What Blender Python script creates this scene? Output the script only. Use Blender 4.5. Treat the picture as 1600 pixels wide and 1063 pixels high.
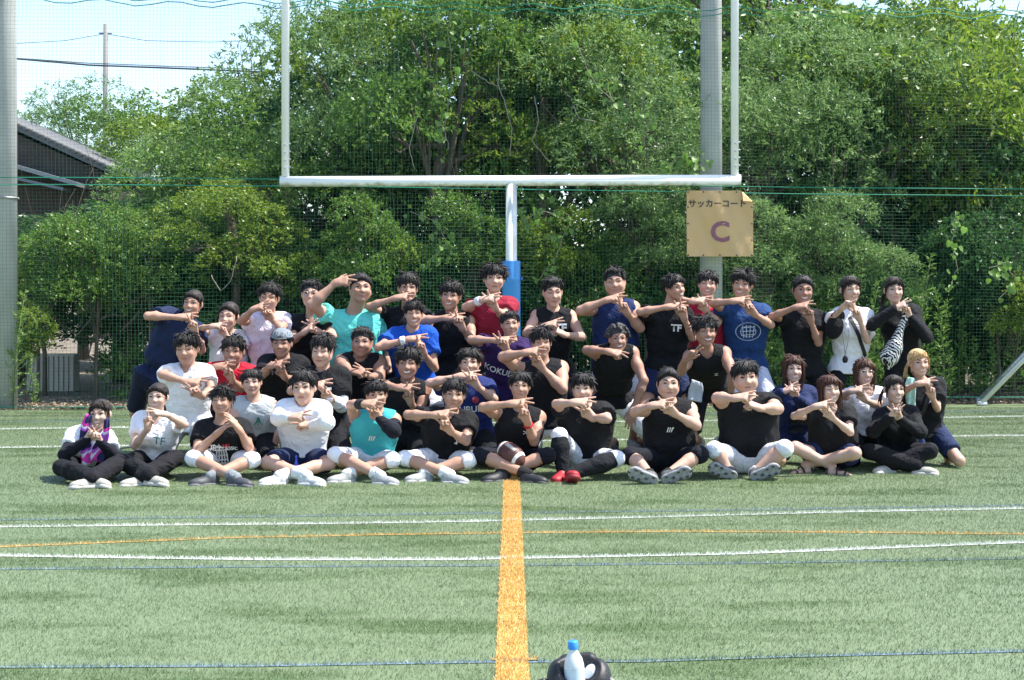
import bpy, math, random
import numpy as np
from mathutils import Vector, Matrix

# ------------------------------------------------------------------ camera, sky, sun, exposure
for o in list(bpy.data.objects): bpy.data.objects.remove(o)
SC = bpy.context.scene
COL = SC.collection
F, HOR, CAMH = 2250.0, 470.0, 1.36          # focal length in photo pixels, horizon row, eye height
cam = bpy.data.objects.new('camera', bpy.data.cameras.new('camera'))
COL.objects.link(cam); SC.camera = cam
cam.location = (0, 0, CAMH); cam.rotation_euler = (math.pi/2, 0, 0)
cam.data.sensor_width = 36.0; cam.data.lens = 36.0*F/1600
cam.data.shift_y = -(531.5-HOR)/1600.0
cam.data.clip_start = 0.1; cam.data.clip_end = 2000
SUN_EL, SUN_AZ = math.radians(60), math.radians(86)   # azimuth clockwise from +Y (away from camera)
W = bpy.data.worlds.new('World'); SC.world = W; W.use_nodes = True
nt = W.node_tree; bg = nt.nodes['Background']
sky = nt.nodes.new('ShaderNodeTexSky'); sky.sky_type = 'NISHITA'; sky.sun_disc = False
sky.sun_elevation = SUN_EL; sky.sun_rotation = SUN_AZ; sky.altitude = 50
sky.air_density = 1.0; sky.dust_density = 1.0; sky.ozone_density = 1.0
nt.links.new(sky.outputs[0], bg.inputs[0]); bg.inputs[1].default_value = 0.122
sd = Vector((math.cos(SUN_EL)*math.sin(SUN_AZ), math.cos(SUN_EL)*math.cos(SUN_AZ), math.sin(SUN_EL)))
sun = bpy.data.objects.new('sun', bpy.data.lights.new('sun', 'SUN')); COL.objects.link(sun)
sun.data.energy = 3.7; sun.data.angle = math.radians(0.5); sun.data.color = (1.0, 0.955, 0.88)
sun.rotation_euler = sd.to_track_quat('Z', 'Y').to_euler(); sun.location = sd*60
vs = SC.view_settings
vs.view_transform = 'Standard'; vs.look = 'None'; vs.gamma = 1; vs.use_curve_mapping = False
vs.exposure = 1.52
SC.cycles.max_bounces = 6; SC.cycles.diffuse_bounces = 3; SC.cycles.glossy_bounces = 2; SC.cycles.transmission_bounces = 4

# ------------------------------------------------------------------ helpers
rng = random.Random(7)
def V(*a): return np.array(a, dtype=np.float64)
def nrm(v): return v/max(np.linalg.norm(v), 1e-9)
def ray(px, py, Y): return V((px-800)/F*Y, Y, CAMH-(py-HOR)/F*Y)
def gnd(px, py, z=0.0):                       # point where a pixel meets the level z
    return ray(px, py, F*(CAMH-z)/(py-HOR))
def tag(o, label=None, cat=None, group=None, kind=None):
    if label: o['label'] = label
    if cat: o['category'] = cat
    if group: o['group'] = group
    if kind: o['kind'] = kind
    return o
def link(name, me, parent=None, loc=None):
    o = bpy.data.objects.new(name, me); COL.objects.link(o)
    if parent is not None: o.parent = parent
    if loc is not None: o.location = [float(c) for c in loc]
    return o
def empty(name, loc=(0, 0, 0), rz=0.0):
    o = link(name, None, None, loc); o.empty_display_size = 0.1; o.rotation_euler = (0, 0, rz); return o
def raw_mesh(name, vs_, faces, mats, smooth=True, mi=None):
    """faces: (n,4) or (n,3) int array, or list of lists"""
    me = bpy.data.meshes.new(name)
    if isinstance(faces, np.ndarray):
        n, k = faces.shape
        me.vertices.add(len(vs_)); me.vertices.foreach_set('co', np.asarray(vs_, dtype=np.float32).ravel())
        me.loops.add(n*k); me.loops.foreach_set('vertex_index', faces.astype(np.int32).ravel())
        me.polygons.add(n); me.polygons.foreach_set('loop_start', np.arange(0, n*k, k, dtype=np.int32))
        me.polygons.foreach_set('loop_total', np.full(n, k, dtype=np.int32))
    else:
        me.from_pydata([tuple(map(float, v)) for v in vs_], [], [tuple(int(i) for i in f) for f in faces])
    for m in (mats if isinstance(mats, (list, tuple)) else [mats]): me.materials.append(m)
    if smooth: me.polygons.foreach_set('use_smooth', np.ones(len(me.polygons), dtype=bool))
    if mi is not None: me.polygons.foreach_set('material_index', np.asarray(mi, dtype=np.int32))
    me.update(); me.validate()
    return me
class MB:                                    # mesh builder for hard things
    def __init__(s): s.v = []; s.f = []; s.m = []
    def _add(s, vs_, fs, m):
        b = len(s.v); s.v += [tuple(map(float, v)) for v in vs_]
        s.f += [tuple(b+i for i in f) for f in fs]; s.m += [m]*len(fs)
    def box(s, c, h, R=None, m=0, top=None):
        c = V(*c); vs_ = []
        for x in (-1, 1):
            for y in (-1, 1):
                for z in (-1, 1):
                    k = 1.0 if (top is None or z < 0) else top
                    p = V(x*h[0]*k, y*h[1]*k, z*h[2])
                    vs_.append(c+(R @ p if R is not None else p))
        s._add(vs_, [(0, 1, 3, 2), (4, 6, 7, 5), (0, 4, 5, 1), (2, 3, 7, 6), (0, 2, 6, 4), (1, 5, 7, 3)], m)
        return s
    def tube(s, pts, rad, n=8, m=0, cap=True):
        pts = [V(*p) for p in pts]; N = len(pts)
        if not isinstance(rad, (list, tuple)): rad = [rad]*N
        vs_ = []; up = None
        for i, p in enumerate(pts):
            t = nrm(pts[min(i+1, N-1)]-pts[max(i-1, 0)])
            if up is None: up = V(0, 0, 1) if abs(t[2]) < .9 else V(0, 1, 0)
            a = nrm(np.cross(t, up)); b = np.cross(a, t); up = b
            for k in range(n):
                th = 2*math.pi*k/n
                vs_.append(p+(a*math.cos(th)+b*math.sin(th))*rad[i])
        fs = []
        for i in range(N-1):
            for k in range(n):
                fs.append((i*n+k, i*n+(k+1) % n, (i+1)*n+(k+1) % n, (i+1)*n+k))
        if cap: fs += [tuple(range(n))[::-1], tuple((N-1)*n+k for k in range(n))]
        s._add(vs_, fs, m); return s
    def lathe(s, prof, n=24, o=(0, 0, 0), R=None, m=0):   # prof: (radius, height)
        vs_ = []; o = V(*o)
        for r, z in prof:
            for k in range(n):
                p = V(r*math.cos(2*math.pi*k/n), r*math.sin(2*math.pi*k/n), z)
                vs_.append(o+(R @ p if R is not None else p))
        fs = [(i*n+k, i*n+(k+1) % n, (i+1)*n+(k+1) % n, (i+1)*n+k) for i in range(len(prof)-1) for k in range(n)]
        s._add(vs_, fs, m); return s
    def grid(s, fn, nu, nv, m=0):
        vs_ = [fn(i/nu, j/nv) for j in range(nv+1) for i in range(nu+1)]
        fs = [(j*(nu+1)+i, j*(nu+1)+i+1, (j+1)*(nu+1)+i+1, (j+1)*(nu+1)+i) for j in range(nv) for i in range(nu)]
        s._add(vs_, fs, m); return s
    def mesh(s, name, mats, smooth=True):
        return raw_mesh(name, s.v, s.f, mats, smooth, s.m)
    def build(s, name, mats, parent=None, smooth=True, loc=None):
        return link(name, s.mesh(name, mats, smooth), parent, loc)

# ------------------------------------------------------------------ materials
MATS = {}
def mat(name, col, rough=.6, spec=.5, noise=None, bump=None, metal=0, sheen=0, var=None, trans=0, coat=0):
    """noise=(scale, amount, second colour) bump=(scale, strength, distance)"""
    if name in MATS: return MATS[name]
    m = bpy.data.materials.new(name); m.use_nodes = True; n = m.node_tree.nodes; l = m.node_tree.links
    b = n['Principled BSDF']; b.inputs['Base Color'].default_value = (*col, 1)
    b.inputs['Roughness'].default_value = rough; b.inputs['Specular IOR Level'].default_value = spec
    b.inputs['Metallic'].default_value = metal; b.inputs['Sheen Weight'].default_value = sheen
    b.inputs['Coat Weight'].default_value = coat
    tc = n.new('ShaderNodeTexCoord')
    if noise:
        tx = n.new('ShaderNodeTexNoise'); tx.inputs['Scale'].default_value = noise[0]; tx.inputs['Detail'].default_value = 5
        l.new(tc.outputs['Object'], tx.inputs['Vector'])
        rp = n.new('ShaderNodeMapRange'); rp.inputs[1].default_value = .35; rp.inputs[2].default_value = .68
        rp.inputs[3].default_value = 0; rp.inputs[4].default_value = noise[1]
        l.new(tx.outputs[0], rp.inputs[0])
        mx = n.new('ShaderNodeMix'); mx.data_type = 'RGBA'
        mx.inputs[6].default_value = (*col, 1); mx.inputs[7].default_value = (*noise[2], 1)
        l.new(rp.outputs[0], mx.inputs[0]); l.new(mx.outputs[2], b.inputs['Base Color'])
    if bump:
        tb = n.new('ShaderNodeTexNoise'); tb.inputs['Scale'].default_value = bump[0]; tb.inputs['Detail'].default_value = 4
        l.new(tc.outputs['Object'], tb.inputs['Vector'])
        bp = n.new('ShaderNodeBump'); bp.inputs['Strength'].default_value = bump[1]; bp.inputs['Distance'].default_value = bump[2]
        l.new(tb.outputs[0], bp.inputs['Height']); l.new(bp.outputs[0], b.inputs['Normal'])
    if trans:
        t = n.new('ShaderNodeBsdfTranslucent'); ms = n.new('ShaderNodeMixShader'); ms.inputs[0].default_value = trans
        src = b.inputs['Base Color'].links
        if src: l.new(src[0].from_socket, t.inputs[0])
        else: t.inputs[0].default_value = (*col, 1)
        l.new(b.outputs[0], ms.inputs[1]); l.new(t.outputs[0], ms.inputs[2]); l.new(ms.outputs[0], n['Material Output'].inputs[0])
    MATS[name] = m
    return m
def cloth(name, col, rough=.85):
    c2 = tuple(c*.78 for c in col)
    new = 'cloth_'+name not in MATS
    m = mat('cloth_'+name, col, rough, .15, (9, .6, c2), None, sheen=.02)
    if new:                                  # wrinkles: ridged noise plus fine weave
        n = m.node_tree.nodes; l = m.node_tree.links; tc = n.new('ShaderNodeTexCoord'); hs = []
        for sc, am, dist in ((5.5, 1.1, 1.6), (13, .40, 1.0), (60, .05, 0)):
            t = n.new('ShaderNodeTexNoise'); t.inputs['Scale'].default_value = sc; t.inputs['Detail'].default_value = 2; t.inputs['Distortion'].default_value = dist
            l.new(tc.outputs['Object'], t.inputs['Vector'])
            s1 = n.new('ShaderNodeMath'); s1.operation = 'SUBTRACT'; s1.inputs[1].default_value = .5; l.new(t.outputs[0], s1.inputs[0])
            ab = n.new('ShaderNodeMath'); ab.operation = 'ABSOLUTE'; l.new(s1.outputs[0], ab.inputs[0])
            mu = n.new('ShaderNodeMath'); mu.operation = 'MULTIPLY'; mu.inputs[1].default_value = am; l.new(ab.outputs[0], mu.inputs[0]); hs.append(mu)
        s2 = n.new('ShaderNodeMath'); l.new(hs[0].outputs[0], s2.inputs[0]); l.new(hs[1].outputs[0], s2.inputs[1])
        s3 = n.new('ShaderNodeMath'); l.new(s2.outputs[0], s3.inputs[0]); l.new(hs[2].outputs[0], s3.inputs[1])
        bp = n.new('ShaderNodeBump'); bp.inputs['Strength'].default_value = .6; bp.inputs['Distance'].default_value = .05
        l.new(s3.outputs[0], bp.inputs['Height']); l.new(bp.outputs[0], n['Principled BSDF'].inputs['Normal'])
    return m
def skin(i):
    tones = [(.50, .315, .235), (.42, .25, .178), (.34, .195, .138), (.50, .335, .255), (.51, .345, .27)]
    c = tones[i]
    return mat('skin_%d' % i, c, .55, .35, (22, .6, (c[0]*1.02, c[1]*.86, c[2]*.82)), (140, .12, .002))
def hair_mat(nm, c):
    k = 'hair_'+nm
    if k in MATS: return MATS[k]
    m = mat(k, c, .50, .35); n = m.node_tree.nodes; l = m.node_tree.links; b = n['Principled BSDF']
    tc = n.new('ShaderNodeTexCoord'); mp = n.new('ShaderNodeMapping'); mp.inputs['Scale'].default_value = (260, 260, 38)
    tx = n.new('ShaderNodeTexNoise'); tx.inputs['Scale'].default_value = 1; tx.inputs['Detail'].default_value = 3
    l.new(tc.outputs['Object'], mp.inputs[0]); l.new(mp.outputs[0], tx.inputs['Vector'])
    bp = n.new('ShaderNodeBump'); bp.inputs['Strength'].default_value = .8; bp.inputs['Distance'].default_value = .006
    l.new(tx.outputs[0], bp.inputs['Height']); l.new(bp.outputs[0], b.inputs['Normal'])
    rp = n.new('ShaderNodeValToRGB'); rp.color_ramp.elements[0].position = .35; rp.color_ramp.elements[1].position = .7
    rp.color_ramp.elements[0].color = (*[x*.55 for x in c], 1); rp.color_ramp.elements[1].color = (*[min(1, x*1.8) for x in c], 1)
    l.new(tx.outputs[0], rp.inputs[0]); l.new(rp.outputs[0], b.inputs['Base Color'])
    return m
# ------------------------------------------------------------------ signed-distance modelling (bodies, clothes, hair)
class Pr:                                    # primitive: function f(X,Y,Z) and bounds
    __slots__ = ('f', 'lo', 'hi', 'k')
    def __init__(s, f, lo, hi, k): s.f, s.lo, s.hi, s.k = f, lo, hi, k
def cone(a, b, ra, rb, k=.02, flat=None, q=1.0):
    a = V(*a); b = V(*b); ab = b-a; L2 = max(float(ab @ ab), 1e-9); R = max(ra, rb)
    def f(X, Y, Z):
        x, y, z = X-a[0], Y-a[1], Z-a[2]
        if flat is not None:
            c = (x*flat[0]+y*flat[1]+z*flat[2])*(1/q-1)
            x, y, z = x+flat[0]*c, y+flat[1]*c, z+flat[2]*c
        t = np.clip((x*ab[0]+y*ab[1]+z*ab[2])/L2, 0, 1)
        return np.sqrt((x-t*ab[0])**2+(y-t*ab[1])**2+(z-t*ab[2])**2)-(ra+t*(rb-ra))
    return Pr(f, np.minimum(a, b)-R, np.maximum(a, b)+R, k)
def ball(c, r, k=.02): return cone(c, V(*c)+V(0, 0, 1e-5), r, r, k)
def elli(c, r, k=.02, R=None):
    c = V(*c); r = V(*r)
    def f(X, Y, Z):
        x, y, z = X-c[0], Y-c[1], Z-c[2]
        if R is not None:
            x, y, z = (R[0][0]*x+R[1][0]*y+R[2][0]*z, R[0][1]*x+R[1][1]*y+R[2][1]*z, R[0][2]*x+R[1][2]*y+R[2][2]*z)
        k0 = np.sqrt((x/r[0])**2+(y/r[1])**2+(z/r[2])**2)+1e-9
        k1 = np.sqrt((x/r[0]**2)**2+(y/r[1]**2)**2+(z/r[2]**2)**2)+1e-9
        return k0*(k0-1)/k1
    m = r.max() if R is not None else r
    return Pr(f, c-m, c+m, k)
def cat2(a, b, k):
    h = np.maximum(k-np.abs(a-b), 0)/k
    return np.minimum(a, b)-h*h*k*.25
def chain(prims, X, Y, Z):
    d = None
    for p in prims:
        b = p.f(X, Y, Z)
        d = b if d is None else cat2(d, b, p.k)
    return d
class Vol:
    def __init__(s, lo, hi, h):
        s.h = h; s.lo = V(*lo); n = np.ceil((V(*hi)-s.lo)/h).astype(int)+1; s.n = n
        s.ax = [(s.lo[i]+np.arange(n[i])*h).astype(np.float32) for i in range(3)]
        s.d = np.full(n, 1.0, dtype=np.float32)
    def _sub(s, lo, hi, m):
        i0 = np.maximum(np.floor((lo-m-s.lo)/s.h).astype(int), 0); i1 = np.minimum(np.ceil((hi+m-s.lo)/s.h).astype(int)+1, s.n)
        if np.any(i1 <= i0): return None
        sl = tuple(slice(a, b) for a, b in zip(i0, i1))
        return sl, s.ax[0][sl[0]][:, None, None], s.ax[1][sl[1]][None, :, None], s.ax[2][sl[2]][None, None, :]
    def add(s, prims, ks=1.0):
        for p in prims:
            r = s._sub(p.lo, p.hi, p.k+3*s.h)
            if r is None: continue
            sl, X, Y, Z = r
            s.d[sl] = cat2(s.d[sl], p.f(X, Y, Z).astype(np.float32), p.k*ks)
        return s
    def cut(s, prims):
        for p in prims:
            r = s._sub(p.lo, p.hi, p.k+3*s.h)
            if r is None: continue
            sl, X, Y, Z = r
            s.d[sl] = -cat2(-s.d[sl], p.f(X, Y, Z).astype(np.float32), p.k)
        return s
    def full(s): return s.ax[0][:, None, None], s.ax[1][None, :, None], s.ax[2][None, None, :]
    def plane(s, pt, n):                    # keep the side n points to
        X, Y, Z = s.full()
        s.d = np.maximum(s.d, -((X-pt[0])*n[0]+(Y-pt[1])*n[1]+(Z-pt[2])*n[2]).astype(np.float32)); return s
    def sample(s, P):
        g = np.clip((P-s.lo)/s.h, 0, s.n-1.001); i = g.astype(int); f = g-i; o = 0
        for a in (0, 1):
            for b in (0, 1):
                for c in (0, 1):
                    w = (f[:, 0] if a else 1-f[:, 0])*(f[:, 1] if b else 1-f[:, 1])*(f[:, 2] if c else 1-f[:, 2])
                    o = o+w*s.d[np.minimum(i[:, 0]+a, s.n[0]-1), np.minimum(i[:, 1]+b, s.n[1]-1), np.minimum(i[:, 2]+c, s.n[2]-1)]
        return o
    def nets(s):
        d = s.d; nx, ny, nz = d.shape; ins = d < 0
        cnt = np.zeros((nx-1, ny-1, nz-1), dtype=np.int8)
        for a in (0, 1):
            for b in (0, 1):
                for c in (0, 1): cnt += ins[a:nx-1+a, b:ny-1+b, c:nz-1+c]
        I, J, K = np.nonzero((cnt > 0) & (cnt < 8))
        N = len(I)
        if N == 0: return np.zeros((0, 3)), np.zeros((0, 4), dtype=np.int64)
        vid = np.full(cnt.shape, -1, dtype=np.int32); vid[I, J, K] = np.arange(N)
        cv = {(a, b, c): d[I+a, J+b, K+c] for a in (0, 1) for b in (0, 1) for c in (0, 1)}
        acc = np.zeros((N, 3)); w = np.zeros(N)
        for ca in cv:
            for ax in range(3):
                if ca[ax]: continue
                cb = list(ca); cb[ax] = 1; A, B = cv[ca], cv[tuple(cb)]
                x = (A < 0) != (B < 0); den = np.where(x, A-B, 1); t = np.where(x, A/den, 0)
                for q in range(3): acc[:, q] += np.where(x, ca[q]+(t if q == ax else 0), 0)
                w += x
        P = (acc/w[:, None]+np.stack([I, J, K], 1))*s.h+s.lo
        quads = []
        for ax in range(3):
            u, v = [(1, 2), (2, 0), (0, 1)][ax]
            sa = [slice(None)]*3; sb = [slice(None)]*3; sa[ax] = slice(0, -1); sb[ax] = slice(1, None)
            for q in (u, v): sa[q] = slice(1, -1); sb[q] = slice(1, -1)
            A, B = ins[tuple(sa)], ins[tuple(sb)]
            for sgn in (True, False):
                E = np.stack(np.nonzero((A != B) & (A == sgn)), 1)
                if len(E) == 0: continue
                def cell(du, dv):
                    c = E.copy(); c[:, u] += du; c[:, v] += dv
                    return vid[c[:, 0], c[:, 1], c[:, 2]]
                qd = np.stack([cell(0, 0), cell(1, 0), cell(1, 1), cell(0, 1)], 1)
                quads.append(qd if sgn else qd[:, ::-1])
        return P, np.concatenate(quads)
def bounds(prims, m):
    return np.min([p.lo for p in prims], 0)-m, np.max([p.hi for p in prims], 0)+m
def smooth_mesh(P, Q, it=1, lam=.5):
    for _ in range(it):
        acc = np.zeros_like(P); c = np.zeros(len(P))
        for a in range(4):
            b = (a+1) % 4
            np.add.at(acc, Q[:, a], P[Q[:, b]]); np.add.at(acc, Q[:, b], P[Q[:, a]])
            np.add.at(c, Q[:, a], 1); np.add.at(c, Q[:, b], 1)
        P = P*(1-lam)+lam*acc/np.maximum(c, 1)[:, None]
    return P

# ------------------------------------------------------------------ canonical head (metres, x = image right, y = out of the face, z up)
def head_prims(fem=False, wide=1.0, fat=0.0):
    j = .9 if fem else 1.0
    P = [elli((0, -.014, .030), (.075, .093, .085)), elli((0, .026, -.028), (.060*wide+fat*.006, .062, .080), .03)]
    for s in (-1, 1):
        P += [cone((s*(.043+fat*.007)*j*wide, .006, -.046), (s*.013, .060, -.092), .022+fat*.008, .016, .03),
              ball((s*.034*wide, .064, -.030), .025+fat*.004, .02),
              cone((s*.012, .083, .018), (s*.044, .068, .016), (.0085 if not fem else .007), .009, .018)]
    P += [cone((0, .05, -.07), (0, .066, -.094), .036, .020, .02),
          cone((0, .083, .008), (0, .0985, -.026), .0075, .0110, .014),
          ball((0, .0995, -.029), .0110, .008), ball((-.0130, .091, -.033), .0085, .008), ball((.0130, .091, -.033), .0085, .008),
          cone((-.017, .0835, -.0575), (.017, .0835, -.0575), .0085, .0085, .010),
          cone((-.013, .083, -.068), (.013, .083, -.068), .0085, .0085, .008)]
    ears = []
    for s in (-1, 1):
        Rz = np.array(Matrix.Rotation(s*.45, 3, 'Z'))
        ears.append(elli((s*.077*(.5+.5*wide), -.006, -.006), (.0075, .018, .029), .008, Rz))
    soc = [ball((s*.031, .098, .004), .017, .014) for s in (-1, 1)]
    return P, ears, soc
def head_dist(hp, X, Y, Z):
    P, ears, soc = hp
    d = chain(P, X, Y, Z)
    for c in soc: d = -cat2(-d, c.f(X, Y, Z), c.k)
    for e in ears: d = cat2(d, e.f(X, Y, Z), e.k)
    return d
HEADS = {}
def get_head(fem, fat):
    k = (fem, fat)
    if k not in HEADS: HEADS[k] = head_prims(fem, 1.0, fat)
    return HEADS[k]
def project_face(hp, xz, off):
    xz = np.asarray(xz, dtype=float); y = np.full(len(xz), .15)
    for _ in range(60):
        d = head_dist(hp, xz[:, 0], y, xz[:, 1]); y -= np.clip(d, -.01, .01)*.7
    return np.stack([xz[:, 0], y+off, xz[:, 1]], 1)
def strip(hp, curve, thick, off, nu=10, nv=3):
    """curve(t)->(x,z), thick(t)->half height"""
    xz = []
    for j in range(nv+1):
        for i in range(nu+1):
            t = i/nu; x, z = curve(t); xz.append((x, z+(2*j/nv-1)*thick(t)))
    f = [(j*(nu+1)+i, j*(nu+1)+i+1, (j+1)*(nu+1)+i+1, (j+1)*(nu+1)+i) for j in range(nv) for i in range(nu)]
    return project_face(hp, xz, off), f
FACE = {}
def face_mesh(kind, fem, fat, side=1):
    key = (kind, fem, fat, side)
    if key in FACE: return FACE[key]
    hp = get_head(fem, fat); vs_ = []; fs = []; mi = []
    def put(c, th, off, m, nu=10, nv=3):
        p, f = strip(hp, c, th, off, nu, nv); b = len(vs_)
        vs_.extend(p.tolist()); fs.extend([tuple(b+i for i in q) for q in f]); mi.extend([m]*len(f))
    lens = lambda h: (lambda t: h*math.sqrt(max(0.0, 1-(2*t-1)**2))+.0003)
    dark = mat('eye_dark', (.012, .008, .007), .2, .6); white = mat('eye_white', (.42, .36, .33), .35, .3)
    lip = mat('lips_f', (.50, .23, .20), .4) if fem else mat('lips_m', (.40, .17, .135), .45)
    teeth = mat('teeth', (.62, .58, .54), .35); inner = mat('mouth_dark', (.10, .025, .02), .5)
    browm = mat('brow', (.022, .015, .012), .8)
    if kind.startswith('eye'):
        h = {'eye_open': .0055, 'eye_mid': .0044, 'eye_shut': .0012}[kind]*(1.15 if fem else 1)
        cx = side*.0315; w = .0150
        cur = lambda t: (cx+(2*t-1)*w, .0035+.0022*(1-(2*t-1)**2)*(0 if kind != 'eye_shut' else -1.5)+side*(2*t-1)*.0012)
        if kind != 'eye_shut':
            put(cur, lens(h), .0012, 0)
            put(lambda t: (cx+(2*t-1)*.0078, .0036), lens(h*1.0), .0022, 1, 6, 3)
        put(lambda t: (cur(t)[0], cur(t)[1]+(lens(h)(t)*1.0 if kind != 'eye_shut' else 0)), lambda t: .0025+.0007*(side*(2*t-1)), .0024, 1, 10, 1)
        mats = [white, dark]
    elif kind.startswith('brow'):
        th = .0043 if kind == 'brow_thick' else .0028
        cur = lambda t: (side*(.013+t*.036), .0235+.0065*math.sin(min(1, t*1.25)*math.pi*.62)-.003*max(0, t-.7)*3)
        put(cur, lambda t: th*(1-.65*t**2)+.0004, .0016, 0, 10, 1)
        mats = [browm]
    else:
        if kind == 'mouth_closed':
            put(lambda t: ((2*t-1)*.0225, -.0625+.002*(2*t-1)**2), lens(.0095), .0010, 0, 12, 4)
            put(lambda t: ((2*t-1)*.0235, -.0622+.003*(2*t-1)**2), lambda t: .0011, .0022, 1, 12, 1)
        elif kind == 'mouth_smile':
            put(lambda t: ((2*t-1)*.0275, -.0635+.009*(2*t-1)**2), lens(.0115), .0010, 0, 14, 4)
            put(lambda t: ((2*t-1)*.0215, -.0630+.007*(2*t-1)**2), lens(.0045), .0022, 2, 14, 2)
        else:                                # 'mouth_grin' wide
            put(lambda t: ((2*t-1)*.0275, -.0640+.010*(2*t-1)**2), lens(.0130), .0010, 0, 14, 4)
            put(lambda t: ((2*t-1)*.0240, -.0632+.009*(2*t-1)**2), lens(.0088), .0020, 1, 14, 2)
            put(lambda t: ((2*t-1)*.0225, -.0612+.0085*(2*t-1)**2), lens(.0055), .0030, 2, 14, 2)
        mats = [lip, inner, teeth]
    FACE[key] = raw_mesh(kind, vs_, fs, mats, True, mi)
    return FACE[key]

# ------------------------------------------------------------------ hair, built in the head's own space
def hair_mesh(style, seed, mtl):
    r = random.Random(seed); P = []; u = r.uniform; fr = []; SV = []; SQ = []
    pony = style == 'pony'
    if pony: style = 'tied'
    big = {'crop': .002, 'short': .003, 'bangs': .004, 'messy': .006, 'afro': .0, 'tied': .002, 'long': .004, 'part': .004}[style]
    ex, ey, ez = .079+big, .098+big, .086+big; C0 = V(0, -.018, .034)
    P.append(elli(C0, (ex, ey, ez)))
    def lock(pts, r0, r1, k=.004, front=False):
        for q in range(3 if front else 2):
            j = np.array([u(-1, 1), u(-.5, .6), u(-.4, .4)])*r0*.75; e = np.array([u(-1, 1), u(-.5, .5), u(-.6, 1.0)])*r0*1.1
            pp = np.array([V(*p)+j+e*(i/(len(pts)-1)) for i, p in enumerate(pts)])
            t = np.linspace(0, len(pts)-1, 5); sm = np.stack([np.interp(t, np.arange(len(pts)), pp[:, a]) for a in range(3)], 1)
            sm[1:-1] = sm[1:-1]*.6+(sm[:-2]+sm[2:])*.2
            rr = r0*u(.5, .72); T = sm[-1]-sm[0]; T /= np.linalg.norm(T)+1e-9
            A = np.cross(T, V(0, .3, 1) if abs(T[2]) < .9 else V(0, 1, 0)); A /= np.linalg.norm(A)+1e-9; Bn = np.cross(T, A)
            b0 = len(SV)
            for i in range(5):
                w = rr*(1-.90*(i/4)**1.5)
                for th in (0.3, 2.4, 4.5): SV.append(sm[i]+A*math.cos(th)*w+Bn*math.sin(th)*w*.7)
            for i in range(4):
                for m_ in range(3): SQ.append((b0+3*i+m_, b0+3*i+(m_+1) % 3, b0+3*i+3+(m_+1) % 3, b0+3*i+3+m_))
    def surf(x, z, out=1.0):                 # y of the cap's front surface
        t = 1-(x/ex)**2-((z-.034)/ez)**2
        return C0[1]+ey*out*math.sqrt(max(t, .03))
    hl = {'crop': .064, 'short': .056, 'bangs': .028, 'messy': .026, 'afro': .040, 'tied': .058, 'long': .030, 'part': .034}[style]
    cut0 = elli((0, .120, -.042), (.070, .092, .043+max(hl, .052)), .010)
    sweep = u(-.35, .35)
    if style in ('bangs', 'messy', 'long', 'part'):
        pt = u(-.02, .02)
        for i in range(26):
            x = -.072+.144*i/25+u(-.003, .003)
            e = hl+u(-.012, .014)-abs(x)*.28
            if style in ('part', 'long'):
                e += .030*max(0, 1-abs(x-pt)/.035); dx = (x-pt)*.42+u(-.006, .006)
            else: dx = sweep*.03+u(-.008, .008)
            if u(0, 1) < .22 and abs(x) < .055: continue
            e += u(-.014, .018)
            x0 = x*.62; z0 = .108
            p0 = (x0, surf(x0, .10), z0-.004); x1 = x*.86; x2 = x+dx*.5; x3 = x+dx
            p1 = (x1, surf(x1, .078)+.003, .080); p2 = (x2, max(surf(x2*.95, .052), .05)+.005, .055); p3 = (x3, max(surf(x3*.9, .04), .045)+u(.002, .007), e)
            lock([p0, p1, p2, p3], .0105, .0028, .004, True)
    if pony:
        pt = u(-.015, .015)
        for i in range(24):                  # see-through fringe
            x = -.064+.128*i/23+u(-.004, .004); e = .022+u(-.010, .014)+.030*max(0, 1-abs(x-pt)/.028)-abs(x)*.35; x3 = x+(x-pt)*.35
            lock([(x*.6, surf(x*.6, .1), .103), (x*.9, surf(x*.9, .078)+.003, .078), (x3, max(surf(x3*.9, .045), .05)+.005, e)], .0095, .0022, .004, True)
        for s in (-1, 1):                    # long strands in front of the ears
            for q in range(3):
                lock([(s*.060, .062, .062), (s*(.074+q*.002), .046-.006*q, .015), (s*(.078+u(-.004, .004)), .036-.008*q, -.05), (s*(.070+u(-.008, .006)), .036-.008*q, -.10+u(-.02, .02))], .0065, .002)
        sd_ = 1 if u(0, 1) > .35 else -1
        for q in range(7):
            a = u(-.012, .012); lock([(a, -.118, .03), (sd_*.05+a, -.130, -.02), (sd_*(.078+u(-.01, .01)), -.120, -.09), (sd_*(.070+u(-.02, .02)), -.105, -.17+u(-.03, .02))], .013, .003)
    if style == 'short':
        for i in range(20):
            x = -.064+.128*i/19+u(-.004, .004)
            lock([(x*.8, surf(x*.8, .1), .100), (x, surf(x, .085)+.006, .092+u(0, .008)), (x*1.05+sweep*.02, surf(x, .07)+.008, .062+u(-.010, .010))], .010, .003, .004, True)
    if style in ('crop', 'tied'):            # soft hairline instead of a cut edge
        for i in range(44):
            x = -.070+.140*i/43; zz = (.064 if style == 'crop' else .060)-(abs(x)/.07)**2*.028+u(-.004, .004); y0 = surf(x*.97, zz)
            lock([(x, y0-.004, zz-.006), (x*.97, y0+.004, zz+.008+u(0, .006)), (x*.9+u(-.006, .006), y0-.004, zz+.022+u(0, .010))], .0060, .002, .004, True)
        for s in (-1, 1):
            for i in range(10): z_ = .035-.006*i; lock([(s*.0765, .020+u(-.004, .012), z_+.012), (s*.0785, .018+u(-.006, .008), z_), (s*.0775, .014+u(-.006, .006), z_-.014)], .005, .0015)
    nt_ = {'crop': 150, 'short': 120, 'bangs': 150, 'messy': 180, 'afro': 0, 'tied': 0, 'long': 90, 'part': 140}[style]
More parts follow.
